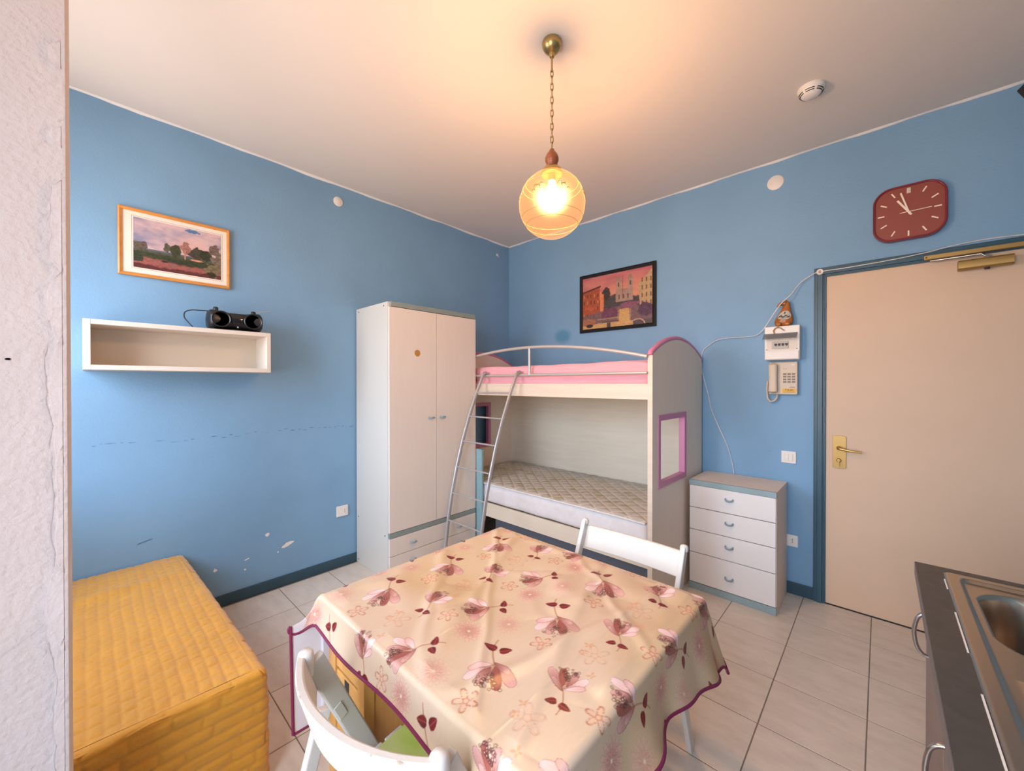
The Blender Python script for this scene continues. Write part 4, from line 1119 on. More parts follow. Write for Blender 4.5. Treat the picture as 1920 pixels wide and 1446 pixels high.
    mb = MB().board(w2(-hw+0.012, 0.285, 0.165), w2(hw-0.012, 0.285, 0.165), (0, 0, 1), 0.03, (-sa, ca, 0), 0.014)
    obj('stretcher', mb, wood, t, bevel=0.003)
    return t, w2
ch1, W1 = chair('bowed', 'white folding chair with bowed, chipped backrest, at table beside day bed', 2.283, -2.848, math.radians(7.5), 'white folding chairs')
ch2, W2_ = chair('flat', 'white folding chair with flat backrest between table and bunk bed', 2.283, -1.655, math.radians(180), 'white folding chairs')
# lime cushion on the near chair
mb = rbox(-0.165, 0.165, 0.075, 0.375, 0.448, 0.470, 0.010, 0.02)
mb.v = [W1(*p) for p in mb.v]
tag(obj('seat_cushion', mb, M['lime'], smooth=60), 'thin lime green seat pad on the chipped chair under the tablecloth', 'cushion')

# ------------------------------------------------------------ kitchen run on the right
CXF, CYE, CZ = 3.137, -1.507, 0.870
SKX0, SKX1, SKY0, SKY1 = 3.192, 3.670, -2.640, -1.552
BX_ = (3.240, 3.600, -1.972, -1.628)
mb = MB()
for (xa, xb, ya, yb) in ((CXF, SKX0+0.012, -3.10, CYE), (SKX1-0.012, RX-0.001, -3.10, CYE), (SKX0+0.012, SKX1-0.012, SKY1-0.012, CYE), (SKX0+0.012, SKX1-0.012, -3.10, SKY0+0.012)):
    mb.box(xa, xb, ya, yb, CZ-0.038, CZ)
wt = tag(obj('worktop', mb, M['worktop']), 'dark grey kitchen worktop around the steel sink', 'worktop')
obj('edge_band', MB().box(CXF-0.0012, CXF, -3.10, CYE, CZ-0.038, CZ-0.0008), M['worktop_edge'], wt, label='paler grey front edge')
def sink():
    t = thing('sink', 'stainless steel sink with drainboard set into the dark worktop', 'sink', ((SKX0+SKX1)/2, (SKY0+SKY1)/2, CZ))
    st = 0.004
    x = np.arange(SKX0, SKX1+1e-6, st); y = np.arange(SKY0, SKY1+1e-6, st)
    Xg, Yg = np.meshgrid(x, y, indexing='ij')
    def sd(x0, x1, y0, y1, r):
        cx, cy = (x0+x1)/2, (y0+y1)/2
        qx = np.abs(Xg-cx)-(x1-x0)/2+r; qy = np.abs(Yg-cy)-(y1-y0)/2+r
        return np.hypot(np.clip(qx, 0, None), np.clip(qy, 0, None))+np.minimum(np.maximum(qx, qy), 0)-r
    sm = lambda a: np.clip(a, 0, 1)**2*(3-2*np.clip(a, 0, 1))
    rim = sd(SKX0, SKX1, SKY0, SKY1, 0.012)
    bowl = sd(*BX_, 0.085)
    inner = sd(SKX0+0.028, SKX1-0.022, SKY0+0.03, SKY1-0.036, 0.02)
    Z = np.full(Xg.shape, CZ+0.0045)
    Z -= 0.005*sm(1+rim/0.004)*0.9                    # edge turned down onto the worktop
    Z -= 0.0055*sm(-inner/0.005)                      # recessed field
    Z += 0.0025*np.exp(-((Yg-(SKY1-0.030))/0.006)**2)*(Xg > SKX0+0.03)
    Z -= 0.175*sm(-bowl/0.022)
    groove = np.exp(-(((((Xg-3.255)/0.042)+0.5) % 1-0.5)*0.042/0.006)**2)
    Z += 0.0045*groove*((Yg < -2.075)&(Yg > SKY0+0.06)&(Xg > 3.235)&(Xg < SKX1-0.04))
    np_grid_obj('basin', np.stack([Xg, Yg, Z], -1), M['steel'], t)
    mb = MB()
    for (a, b) in ((-1.612, -1.680), (-1.83, -2.02), (-2.17, -2.40)):
        obj('sealant_strip', MB().box(SKX0-0.0035, SKX0-0.0006, min(a, b), max(a, b), CZ-0.0005, CZ+0.0018), M['white'], t)
    obj('drain', MB().lathe([(0.030, 0.0), (0.026, 0.003), (0.012, 0.001), (0.0001, 0.001)], (3.42, -1.80, CZ-0.175), axis=2, n=20), M['chrome'], t, smooth=50)
sink()
def cabinet(ya, yb, label, yh, zh0, zh1):
    t = thing('base_cabinet', label, 'cabinet', ((3.16+RX)/2, (ya+yb)/2, 0), 'kitchen base cabinets')
    mb = MB().box(3.182, RX-0.01, yb-0.018, yb, 0.10, CZ-0.040).box(3.182, RX-0.01, ya, ya+0.018, 0.10, CZ-0.040).box(3.19, RX-0.012, ya+0.018, yb-0.018, 0.10, 0.118).box(RX-0.02, RX-0.012, ya+0.018, yb-0.018, 0.118, CZ-0.04)
    obj('carcass', mb, M['cabinet'], t)
    obj('plinth', MB().box(3.215, 3.23, ya, yb, 0.0, 0.10), M['cabinet'], t)
    d = obj('door', MB().box(3.161, 3.180, ya+0.002, yb-0.002, 0.105, CZ-0.046), M['cabinet'], t, bevel=0.002)
    pts = [(3.162, yh, zh1), (3.150, yh, zh1-0.004), (3.138, yh, zh1-0.022), (3.132, yh, (zh0+zh1)/2), (3.138, yh, zh0+0.022), (3.150, yh, zh0+0.004), (3.162, yh, zh0)]
    obj('handle', MB().tube(smooth_path(pts, 4), 0.0065, 8, flat=(1.0, 0.8)), M['chrome'], d, smooth=60, label='bowed metal handle')
cabinet(-1.965, CYE-0.006, 'beige kitchen base cabinet under the sink bowl, nearest the door', -1.588, 0.628, 0.752)
cabinet(-2.560, -1.967, 'beige kitchen base cabinet under the sink drainboard, nearer the camera', -1.990, 0.500, 0.640)

# ============================================================ ON THE WALLS AND CEILING
# ------------------------------------------------------------ landscape picture
def picture_frame(t, axis, a0, a1, z0, z1, fw, dep, m, prefix=''):
    """four mitred bars; axis 'y' hangs on the left wall, 'x' on the back wall"""
    def q(a, z, d): return (d, a, z) if axis == 'y' else (a, -d, z)
    o = [(a0, z0), (a1, z0), (a1, z1), (a0, z1)]; i = [(a0+fw, z0+fw), (a1-fw, z0+fw), (a1-fw, z1-fw), (a0+fw, z1-fw)]
    for k in range(4):
        j = (k+1) % 4
        vs = [q(*o[k], 0.004), q(*o[j], 0.004), q(*i[j], 0.004), q(*i[k], 0.004), q(*o[k], dep*0.85), q(*o[j], dep*0.85), q(*i[j], dep*0.8), q(*i[k], dep*0.8)]
        mo = [((o[k][0]*0.6+i[k][0]*0.4), (o[k][1]*0.6+i[k][1]*0.4)), ((o[j][0]*0.6+i[j][0]*0.4), (o[j][1]*0.6+i[j][1]*0.4))]
        vs += [q(*mo[0], dep), q(*mo[1], dep)]
        fs = [(0, 1, 2, 3), (0, 1, 5, 4), (4, 5, 9, 8), (8, 9, 6, 7), (3, 2, 6, 7), (0, 4, 8, 7, 3), (1, 5, 9, 6, 2)]
        obj('frame_bar', MB().add(vs, fs), m, t)
def paint_landscape(u, v):
    """u right, v up in 0..1; hazy sky, line of dark trees, reddish ground"""
    n1 = noise2(u*5+v*3, v*7-u*2, 61, 5); n2 = noise2(u*16, v*16, 62, 4); n3 = noise2(u*40, v*40, 63, 3)
    sky = np.array(lin(140, 138, 160))+(np.array(lin(206, 176, 176))-np.array(lin(140, 138, 160)))*np.clip((n1-0.30)*2.3+u*0.25, 0, 1)[..., None]
    sky = sky+(np.array(lin(216, 172, 160))-sky)*np.clip(1-np.hypot((u-0.62)/0.30, (v-0.62)/0.22), 0, 1)[..., None]*0.8
    hz = np.clip(1-np.abs(v-0.52)/0.06, 0, 1)*np.clip(1-u/0.45, 0, 1)
    sky = sky+(np.array(lin(104, 118, 148))-sky)*(hz*0.8)[..., None]
    bl = np.clip(1-np.hypot((u-0.63-0.3*(0.93-v))/0.12, (v-0.945)/0.065), 0, 1)
    sky = sky+(np.array(lin(84, 118, 158))-sky)*np.clip((bl-0.30+(n2-0.5)*1.5)*5*(bl > 0.02), 0, 1)[..., None]
    c = sky
    def lay(mask, col, var=0.5):
        nonlocal c
        m = np.clip(mask, 0, 1)[..., None]; cc = np.array(col)*(1-var+2*var*n3[..., None])
        c = c*(1-m)+cc*m
    hor = 0.405+0.02*(n1-0.5)
    lay((hor-v)/0.01, lin(80, 84, 70))
    lay((0.415-v)/0.01*(np.abs(v-0.40) < 0.02), lin(90, 98, 110), 0.2)
    def blob_(cx, cy, rx, ry, col, var=0.5, k=0.9):
        d = np.hypot((u-cx)/rx, (v-cy)/ry)+(n2-0.5)*k
        lay((1-d)/0.10, col, var)
    blob_(0.06, 0.44, 0.09, 0.09, lin(98, 88, 78)); blob_(0.11, 0.48, 0.035, 0.06, lin(96, 84, 78))
    lay((0.33+0.03*n2-v)/0.02, lin(58, 66, 46)); lay((0.30-v)/0.03*(u > 0.3), lin(50, 58, 42))
    blob_(0.36, 0.50, 0.045, 0.11, lin(86, 82, 66)); blob_(0.45, 0.47, 0.08, 0.13, lin(62, 66, 48)); blob_(0.57, 0.56, 0.075, 0.13, lin(150, 104, 92))
    blob_(0.56, 0.42, 0.012, 0.12, lin(176, 126, 106), 0.2, 0.2)
    blob_(0.70, 0.49, 0.10, 0.12, lin(66, 62, 52)); blob_(0.82, 0.47, 0.075, 0.12, lin(46, 52, 40))
    lay((0.20+0.10*np.abs(u-0.62)+0.06*(n2-0.5)-v)/0.05, lin(150, 88, 80), 0.35)
    lay(np.clip(1-np.hypot((u-0.70)/0.09, (v-0.335)/0.022), 0, 1)*3, lin(206, 140, 116), 0.3)
    lay(np.clip(1-np.hypot((u-0.33)/0.05, (v-0.20)/0.025), 0, 1)*2, lin(44, 40, 40), 0.3)
    lay((n2-0.60)*9*(v < 0.17), lin(120, 96, 104), 0.3)
    lay((0.10-v+0.08*(n2-0.5))/0.03, lin(92, 48, 48), 0.4)
    blob_(0.02, 0.20, 0.10, 0.08, lin(54, 62, 50))
    blob_(0.92, 0.62, 0.07, 0.13, lin(104, 88, 80), 0.6, 1.6); blob_(0.96, 0.40, 0.09, 0.20, lin(112, 98, 86), 0.6, 1.5); blob_(0.90, 0.20, 0.11, 0.14, lin(112, 100, 76), 0.6, 1.3)
    blob_(0.88, 0.08, 0.06, 0.05, lin(50, 46, 38))
    return np.clip(c, 0.003, 1)
t = thing('picture', 'landscape print in orange wood frame on the left wall above shelf', 'picture', (0.0, -2.86, 2.2))
py0, py1, pz0, pz1 = -3.117, -2.609, 2.017, 2.392
picture_frame(t, 'y', py0, py1, pz0, pz1, 0.017, 0.022, M['pinegold'])
obj('mat_board', MB().box(0.004, 0.012, py0+0.014, py1-0.014, pz0+0.014, pz1-0.014), M['matboard'], t)
iy0, iy1, iz0, iz1 = py0+0.062, py1-0.046, pz0+0.050, pz1-0.046
mb = MB(); k = 0.007; e = 0.0012
mb.ring_prism([(iy0-k, iz0-k), (iy1+k, iz0-k), (iy1+k, iz1+k), (iy0-k, iz1+k)], [(iy0-k+e, iz0-k+e), (iy1+k-e, iz0-k+e), (iy1+k-e, iz1+k-e), (iy0-k+e, iz1+k-e)], 0, 0.0119, 0.0124)
obj('border_line', mb, M['inkline'], t)
uu, vv = np.meshgrid(np.linspace(0, 1, 220), np.linspace(0, 1, 150), indexing='ij')
Xp = np.stack([np.full(uu.shape, 0.0126), iy0+(iy1-iy0)*uu, iz0+(iz1-iz0)*vv], -1)
np_grid_obj('print', Xp, M['print'], t, paint_landscape(uu, vv))

# ------------------------------------------------------------ poster of a square with church steps
def paint_square(u, v):
    n1 = noise2(u*4, v*11, 71, 4); n2 = noise2(u*22, v*22, 72, 3); n3 = noise2(u*46, v*46, 73, 3)
    lo, hi = np.array(lin(206, 142, 112)), np.array(lin(184, 108, 112))
    g = np.clip((v-0.55)/0.45, 0, 1)[..., None]
    c = lo*(1-g)+hi*g
    c = c+(np.array(lin(158, 88, 104))-c)*np.clip((n1-0.48)*3.2, 0, 1)[..., None]*0.7
    def lay(mask, col, var=0.25):
        nonlocal c
        m = np.clip(mask, 0, 1)[..., None]; c = c*(1-m)+np.array(col)*(1-var+2*var*n3[..., None])*m
    def rect(x0, x1, y0, y1, col, var=0.2, sl=0.0):
        vv_ = v+sl*(u-x0)
        m = np.minimum.reduce([u-x0, x1-u, vv_-y0, y1-vv_])/0.006
        lay(m, col, var)
    # dark trees and terraces
    lay((0.62+0.05*(n2-0.5)-np.abs(u-0.5)*0.30-v)/0.02, lin(72, 66, 66), 0.4)
    lay((1-np.hypot((u-0.36)/0.07, (v-0.63)/0.12)-(n2-0.5)*0.6)/0.1, lin(66, 56, 54), 0.4)
    # church with two bell towers
    rect(0.50, 0.74, 0.45, 0.68, lin(158, 130, 116)); rect(0.505, 0.735, 0.655, 0.668, lin(122, 98, 92))
    for x0 in (0.505, 0.665):
        rect(x0, x0+0.075, 0.64, 0.86, lin(164, 134, 118))
        lay((0.0375-np.abs(u-x0-0.0375)-np.clip(v-0.86, 0, 1)*0.55)/0.006*(v > 0.855)*(v < 0.925), lin(148, 116, 106))
        rect(x0+0.026, x0+0.050, 0.72, 0.80, lin(86, 66, 66)); rect(x0, x0+0.075, 0.835, 0.846, lin(112, 88, 84))
    lay((0.008-np.abs(u-0.60)-(v-0.55)*0.006)/0.004*(v < 0.90)*(v > 0.5), lin(132, 98, 92))
    for x0 in (0.54, 0.60, 0.66): rect(x0, x0+0.022, 0.50, 0.58, lin(84, 66, 66))
    # orange house on the left with rows of windows
    rect(-0.01, 0.275, 0.16, 0.70, lin(156, 80, 54), 0.25, -0.28); rect(0.275, 0.335, 0.20, 0.66, lin(206, 122, 72), 0.25, 0.4)
    rect(-0.01, 0.29, 0.685, 0.725, lin(92, 52, 48), 0.2, -0.28)
    for r_ in range(4):
        for k_ in range(5):
            rect(0.025+k_*0.052, 0.046+k_*0.052, 0.24+r_*0.12, 0.305+r_*0.12, lin(96, 48, 44) if (r_+k_) % 3 else lin(196, 120, 80), 0.2, -0.25)
    lay(np.clip(1-np.hypot((u-0.12)/0.14, (v-0.40)/0.05), 0, 1)*1.2, lin(180, 88, 56), 0.3)
    # pale house on the right
    lay(np.minimum((u-0.80-(0.80-v)*0.05)/0.006, (0.70+(u-0.80)*1.35-v)/0.006)*(v > 0.28), lin(176, 148, 112), 0.2)
    for r_ in range(4):
        for k_ in range(3):
            rect(0.845+k_*0.055, 0.868+k_*0.055, 0.34+r_*0.13, 0.42+r_*0.13, lin(112, 84, 66), 0.2)
    # terraces, flower beds and steps
    lay((0.40-np.abs(u-0.60)*0.22-v)/0.02, lin(112, 86, 86), 0.35)
    lay((1-np.hypot((u-0.42)/0.14, (v-0.27)/0.10)-(n2-0.5)*0.7)/0.1, lin(104, 62, 84), 0.4)
    lay((1-np.hypot((u-0.70)/0.12, (v-0.38)/0.06)-(n2-0.5)*0.7)/0.1, lin(126, 78, 98), 0.4)
    lay((1-np.hypot((u-0.90)/0.10, (v-0.26)/0.12)-(n2-0.5)*0.7)/0.1, lin(82, 56, 76), 0.4)
    st = ((v*36) % 1 < 0.5)
    lay((0.07+0.05*(0.30-v)-np.abs(u-0.62))/0.01*(v < 0.32), np.array(lin(178, 142, 92)), 0.2)
    lay(np.where(st & (np.abs(u-0.62) < 0.09) & (v < 0.31), 0.45, 0), lin(222, 182, 110), 0.1)
    lay(np.where((np.abs(u-0.40) < 0.16) & (np.abs((v*14) % 1-0.5) < 0.14) & (v < 0.24), 0.6, 0), lin(176, 138, 106), 0.1)
    rect(-0.01, 0.74, -0.01, 0.105, lin(190, 150, 98), 0.25); rect(0.30, 0.55, 0.105, 0.135, lin(92, 74, 66))
    lay((0.03-np.abs(u-0.405))/0.006*(v < 0.105), lin(84, 68, 62))
    lay((1-np.hypot((u-0.10)/0.13, (v-0.14)/0.07)-(n2-0.5)*0.8)/0.1, lin(152, 100, 74), 0.4); lay((1-np.hypot((u-0.12)/0.055, (v-0.075)/0.035))/0.1, lin(60, 46, 42))
    rect(0.74, 1.01, -0.01, 0.10, lin(84, 72, 72), 0.35); lay(np.abs(np.hypot((u-0.80)/0.10, (v-0.02)/0.10)-0.9) < 0.08, lin(176, 146, 120))
    return np.clip(c, 0.003, 1)
t = thing('picture', 'black framed poster of church steps at sunset, above the bunk bed', 'picture', (1.32, 0.0, 2.16))
qx0, qx1, qz0, qz1 = 0.947, 1.691, 1.893, 2.435
picture_frame(t, 'x', qx0, qx1, qz0, qz1, 0.031, 0.020, M['blackframe'])
uu, vv = np.meshgrid(np.linspace(0, 1, 300), np.linspace(0, 1, 220), indexing='ij')
Xp = np.stack([qx0+0.022+(qx1-qx0-0.044)*uu, np.full(uu.shape, -0.010), qz0+0.022+(qz1-qz0-0.044)*vv], -1)
np_grid_obj('print', Xp, M['print'], t, paint_square(uu, vv))
obj('backing', MB().box(qx0+0.02, qx1-0.02, -0.008, -0.003, qz0+0.02, qz1-0.02), M['blackframe'], t)

# ------------------------------------------------------------ clock
def clock():
    x0, x1, z0, z1 = 3.020, 3.321, 2.239, 2.550
    t = thing('wall_clock', 'dark red rounded rectangular wall clock above the door', 'clock', ((x0+x1)/2, 0, (z0+z1)/2))
    cx, cz = (x0+x1)/2, (z0+z1)/2
    rim = obj('rim', MB().ring_prism(rrect(x0, x1, z0, z1, 0.085, 8), rrect(x0+0.010, x1-0.010, z0+0.010, z1-0.010, 0.075, 8), 1, -0.044, -0.003), M['clock_rim'], t, smooth=40, bevel=0.003)
    obj('face', MB().prism(rrect(x0+0.009, x1-0.009, z0+0.009, z1-0.009, 0.076, 8), 1, -0.034, -0.004), M['clock_face'], t, smooth=30)
    a_, b_ = (x1-x0)/2-0.021, (z1-z0)/2-0.019
    for h in range(12):
        an = math.radians(h*30); ux, uz = math.sin(an), math.cos(an)
        k = min(a_/abs(ux) if abs(ux) > 1e-6 else 9, b_/abs(uz) if abs(uz) > 1e-6 else 9)
        if h in (1, 2, 4, 5, 7, 8, 10, 11): k *= 0.90
        L = 0.029 if h in (3, 9) else 0.030
        p0 = Vector((cx+ux*k, -0.0348, cz+uz*k)); p1 = Vector((cx+ux*(k-L), -0.0348, cz+uz*(k-L)))
        if h == 0:
            for dx in (-0.0055, 0.0, 0.0055):
                obj('hour_mark', MB().board(p0+Vector((dx, 0, 0)), p1+Vector((dx, 0, 0)), (1, 0, 0), 0.0046, (0, 1, 0), 0.002), M['offwhite'], t)
        else:
            obj('hour_mark', MB().board(p0, p1, (uz, 0, -ux), 0.0066, (0, 1, 0), 0.002), M['cream_mark'], t)
    def hand(name, deg, r0, r1, w, y):
        an = math.radians(deg); ux, uz = math.sin(an), math.cos(an)
        obj(name, MB().board((cx-ux*r0, y, cz-uz*r0), (cx+ux*r1, y, cz+uz*r1), (uz, 0, -ux), w, (0, 1, 0), 0.0012), M['cream_mark'], t)
    hand('hour_hand', 328.5, 0.022, 0.088, 0.0095, -0.0370); hand('minute_hand', 344, 0.016, 0.119, 0.0075, -0.0386); hand('second_hand', 89, 0.036, 0.091, 0.0034, -0.0400)
clock()

# ------------------------------------------------------------ round blanking covers, switch and sockets
def cover(c, axis, r, label):
    t = thing('round_cover_plate', label, 'cover plate', c, 'round cover plates under the ceiling')
    s = 1 if axis == 0 else -1
    obj('disc', MB().lathe([(r, 0.0), (r, s*0.004), (r-0.004, s*0.007), (0.0001, s*0.008)], c, axis=axis, n=32), M['white'], t, smooth=40)
    for d in (-0.55, 0.55):
        p = (c[0]+s*0.0075, c[1]+d*r, c[2]) if axis == 0 else (c[0]+d*r, c[1]+s*0.0075, c[2])
        obj('screw', MB().lathe([(0.0028, 0), (0.0028, s*0.001), (0.0001, s*0.001)], p, axis=axis, n=8), M['offwhite'], t)
cover((0.0, -1.912, 2.813), 0, 0.036, 'small round white cover plate high on left wall, between picture and wardrobe')
cover((2.523, 0.0, 2.795), 1, 0.049, 'round white cover plate high on back wall, left of the clock')
t = thing('wall_hook', 'tiny white hook high on left wall, beside the room corner', 'hook', (0.0, -0.189, 2.805))
obj('hook_plate', MB().lathe([(0.014, 0), (0.014, 0.003), (0.0001, 0.004)], (0.0, -0.189, 2.812), axis=0, n=14), M['white'], t)
obj('hook_curl', MB().tube([(0.003, -0.189, 2.812), (0.016, -0.189, 2.806), (0.022, -0.189, 2.792), (0.014, -0.189, 2.783)], 0.003, 6), M['white'], t)
def socket(name, label, cat, c, axis, w, h):
    t = thing(name, label, cat, c)
    def P(a, d): return (d, c[1]+a) if axis == 0 else (c[0]+a, -d)
    def bx(a0, a1, z0, z1, d0, d1):
        if axis == 0: return MB().box(d0, d1, c[1]+a0, c[1]+a1, c[2]+z0, c[2]+z1)
        return MB().box(c[0]+a0, c[0]+a1, -d1, -d0, c[2]+z0, c[2]+z1)
    obj('plate', bx(-w/2, w/2, -h/2, h/2, 0, 0.009), M['white'], t, bevel=0.004)
    return t, bx
t, bx = socket('light_switch', 'white double light switch on back wall above the chest of drawers', 'switch', (2.604, 0, 0.917), 1, 0.084, 0.081)
obj('inner_frame', bx(-0.026, 0.026, -0.024, 0.024, 0.009, 0.0105), M['offwhite'], t)
for a in (-0.0115, 0.0115): obj('rocker', bx(a-0.0108, a+0.0108, -0.022, 0.022, 0.0105, 0.0135), M['white'], t, bevel=0.001)
t, bx = socket('wall_socket', 'white wall socket low on left wall, beside the wardrobe', 'socket', (0, -1.888, 0.427), 0, 0.090, 0.082)
obj('insert', bx(0.006, 0.028, -0.022, 0.022, 0.009, 0.0105), M['white'], t, bevel=0.001)
for z in (-0.010, 0, 0.010): obj('pin_hole', bx(0.0145, 0.0195, z-0.0025, z+0.0025, 0.0105, 0.0108), M['dark'], t)
t, bx = socket('wall_socket', 'white wall socket low on back wall, between chest of drawers and door', 'socket', (2.619, 0, 0.357), 1, 0.078, 0.078)
obj('insert', bx(-0.002, 0.018, -0.022, 0.022, 0.009, 0.0105), M['white'], t, bevel=0.001)
for z in (-0.011, 0, 0.011): obj('pin_hole', bx(0.005, 0.0105, z-0.0027, z+0.0027, 0.0105, 0.0108), M['dark'], t)

# ------------------------------------------------------------ smoke detector
t = thing('smoke_detector', 'round white smoke detector on the ceiling', 'smoke detector', (2.789, -0.676, H))
c = (2.789, -0.676, H)
obj('base', MB().lathe([(0.058, 0.0), (0.059, -0.010), (0.054, -0.016)], c, axis=2, n=36), M['white'], t, smooth=40)
obj('housing', MB().lathe([(0.053, -0.014), (0.050, -0.026), (0.040, -0.040), (0.026, -0.047), (0.0001, -0.048)], c, axis=2, n=36), M['white'], t, smooth=40)
for (rr_, z) in ((0.0505, -0.027), (0.0455, -0.0345)):
    for k in range(6):
        a0 = k*PI/3+0.12; pts = [(c[0]+rr_*math.cos(a0+i*0.8/8), c[1]+rr_*math.sin(a0+i*0.8/8), H+z) for i in range(9)]
        obj('vent_slot', MB().tube(pts, 0.0022, 5), M['dark'], t)

# ------------------------------------------------------------ pendant lamp
def lamp():
    lx, ly = LAMP[0], LAMP[1]
    t = thing('pendant_lamp', 'lit amber glass globe lamp hanging on a brass chain', 'lamp', (lx, ly, H))
    obj('ceiling_rose', MB().lathe([(0.040, 0.0), (0.0445, -0.010), (0.0425, -0.025), (0.034, -0.040), (0.020, -0.049), (0.013, -0.052), (0.0135, -0.062), (0.009, -0.071), (0.0001, -0.073)], (lx, ly, H), n=32), M['antique'], t, smooth=40, label='polished brass ceiling rose')
    obj('stem', MB().tube([(lx, ly, H-0.070), (lx, ly, H-0.135)], 0.0045, 8), M['antique'], t)
    zt, zb = H-0.128, 2.462; n = 12; pitch = (zt-zb)/n; L = pitch*0.5+0.0045
    def link_pts(ax, zc):
        pts = []
        for k in range(14):
            a = 2*PI*k/14; u = 0.0058*math.cos(a); z = zc+L*math.copysign(abs(math.sin(a))**0.7, math.sin(a))
            pts.append((lx+u, ly, z) if ax == 0 else (lx, ly+u, z))
        return pts
    for k in range(n):
        dxy = k % 2
        zc = zt-pitch*(k+0.5)
        ang = 0.5 if dxy == 0 else 0.5+PI/2
        pts = []
        for (px, py, pz) in link_pts(0, zc):
            u = px-lx; pts.append((lx+u*math.cos(ang), ly+u*math.sin(ang), pz))
        obj('chain_link', MB().tube(pts, 0.0023, 6, closed=True), M['antique'], t, smooth=60)
    obj('wooden_finial', MB().lathe([(0.0001, 2.463), (0.010, 2.462), (0.014, 2.452), (0.024, 2.440), (0.030, 2.425), (0.030, 2.410), (0.024, 2.399), (0.023, 2.395), (0.026, 2.392), (0.024, 2.386), (0.0001, 2.385)], (lx, ly, 0), n=28), M['wood_finial'], t, smooth=40)
    obj('brass_cap', MB().lathe([(0.0001, 2.386), (0.028, 2.385), (0.040, 2.374), (0.046, 2.362), (0.048, 2.350), (0.046, 2.348), (0.0001, 2.352)], (lx, ly, 0), n=32), M['antique'], t, smooth=40)
    zc, R = 2.215, 0.147
    prof = []
    for i in range(41):
        a = math.asin((2.352-zc)/R)-(math.asin((2.352-zc)/R)+PI/2)*i/40
        prof.append((max(R*math.cos(a), 0.0001), zc+R*math.sin(a)))
    g = obj('glass_globe', MB().lathe(prof, (lx, ly, 0), n=56), M['globe'], t, smooth=80, label='frosted amber glass globe')
    g.data.materials[0] = M['globe']
    for z in (2.305, 2.285, 2.157, 2.124):
        rr_ = math.sqrt(R*R-(z-zc)**2)+0.0003
        obj('gold_ring', MB().tube([(lx+rr_*math.cos(2*PI*k/64), ly+rr_*math.sin(2*PI*k/64), z) for k in range(64)], 0.0007, 5, closed=True), M['goldline'], g)
    # painted scroll sprigs on the upper belly of the globe
    def on_globe(az, z):
        rr_ = math.sqrt(max(0, R*R-(z-zc)**2))+0.0004; return (lx+rr_*math.cos(az), ly+rr_*math.sin(az), z)
    face = math.atan2(-3.2347-ly, 3.0591-lx)
    for base in (face-0.40, face+0.32, face+1.25, face-1.25):
        s_ = 1 if base > face else -1
        mb = MB()
        for (du, dz, sc, turn) in ((0.0, 0.0, 1.0, 1), (0.10, 0.006, 0.8, -1), (-0.08, 0.010, 0.7, -1), (0.14, -0.010, 0.6, 1)):
            pts = []
            for i in range(10):
                a = i/9*3.8; rad = 0.020*sc*(1-i/13)
                pts.append(on_globe(base+s_*(du+turn*rad*math.cos(a)*5), 2.232+dz+rad*math.sin(a)*0.8))
            mb.tube(pts, [0.0006+0.0011*math.sin(PI*i/9) for i in range(10)], 5)
        obj('painted_sprig', mb, M['goldline'], g)
    obj('bulb', MB().lathe([(0.0001, 2.222), (0.018, 2.226), (0.030, 2.243), (0.034, 2.262), (0.030, 2.282), (0.018, 2.305), (0.014, 2.325), (0.0001, 2.326)], (lx, ly, 0), n=24), M['bulb'], t, smooth=60, label='glowing bulb')
    obj('bulb_holder', MB().tube([(lx, ly, 2.322), (lx, ly, 2.353)], 0.016, 12), M['antique'], t)
lamp()

# ------------------------------------------------------------ breaker box, figurine and telephone
t = thing('breaker_box', 'white breaker box with raised smoked lid beside the door frame', 'breaker box', (2.572, 0, 1.685))
x0, x1, z0, z1 = 2.475, 2.671, 1.573, 1.798
obj('case', MB().box(x0, x1, -0.075, 0, z0, z1), M['white'], t, bevel=0.004)
obj('lower_cover', MB().box(x0+0.004, x1-0.004, -0.083, -0.076, z0+0.004, z0+0.058), M['white'], t, bevel=0.003)
obj('window_panel', MB().box(x0+0.012, x1-0.012, -0.077, -0.0752, z0+0.064, z0+0.140), M['offwhite'], t)
obj('breaker_row', MB().box(x0+0.044, x0+0.136, -0.084, -0.0772, z0+0.074, z0+0.122), M['breaker_grey'], t, bevel=0.001)
for k in range(4):
    xk = x0+0.066+k*0.020
    obj('breaker_switch', MB().box(xk-0.007, xk+0.007, -0.089, -0.0842, z0+0.098, z0+0.108), M['dark'], t)
    obj('toggle', MB().box(xk-0.004, xk+0.004, -0.094, -0.0842, z0+0.092, z0+0.099), M['black'], t)
for xk in (x0+0.014, x1-0.014):
    obj('screw', MB().lathe([(0.003, 0), (0.003, -0.0015), (0.0001, -0.0015)], (xk, -0.0772, z0+0.070), axis=1, n=8), M['dark'], t)
mb = MB()
vs = []
for i in range(7):
    s = i/6; a = 1.15*s
    yy = -0.080-0.052*math.sin(a)/math.sin(1.15)*1.0; zz = z0+0.178-0.040*s-0.004*math.sin(PI*s)
    vs += [(x0-0.004, yy, zz), (x1-0.010, yy, zz)]
fs = [(2*i, 2*i+1, 2*i+3, 2*i+2) for i in range(6)]
n = len(vs); vs2 = [(x, y+0.0012, z-0.0018) for x, y, z in vs]
mb.add(vs+vs2, fs+[tuple(n+i for i in f[::-1]) for f in fs]+[(0, 2, n+2, n), (12, 13, n+13, n+12)])
obj('smoked_lid', mb, M['smoke'], t, smooth=40, label='smoked see-through lid')

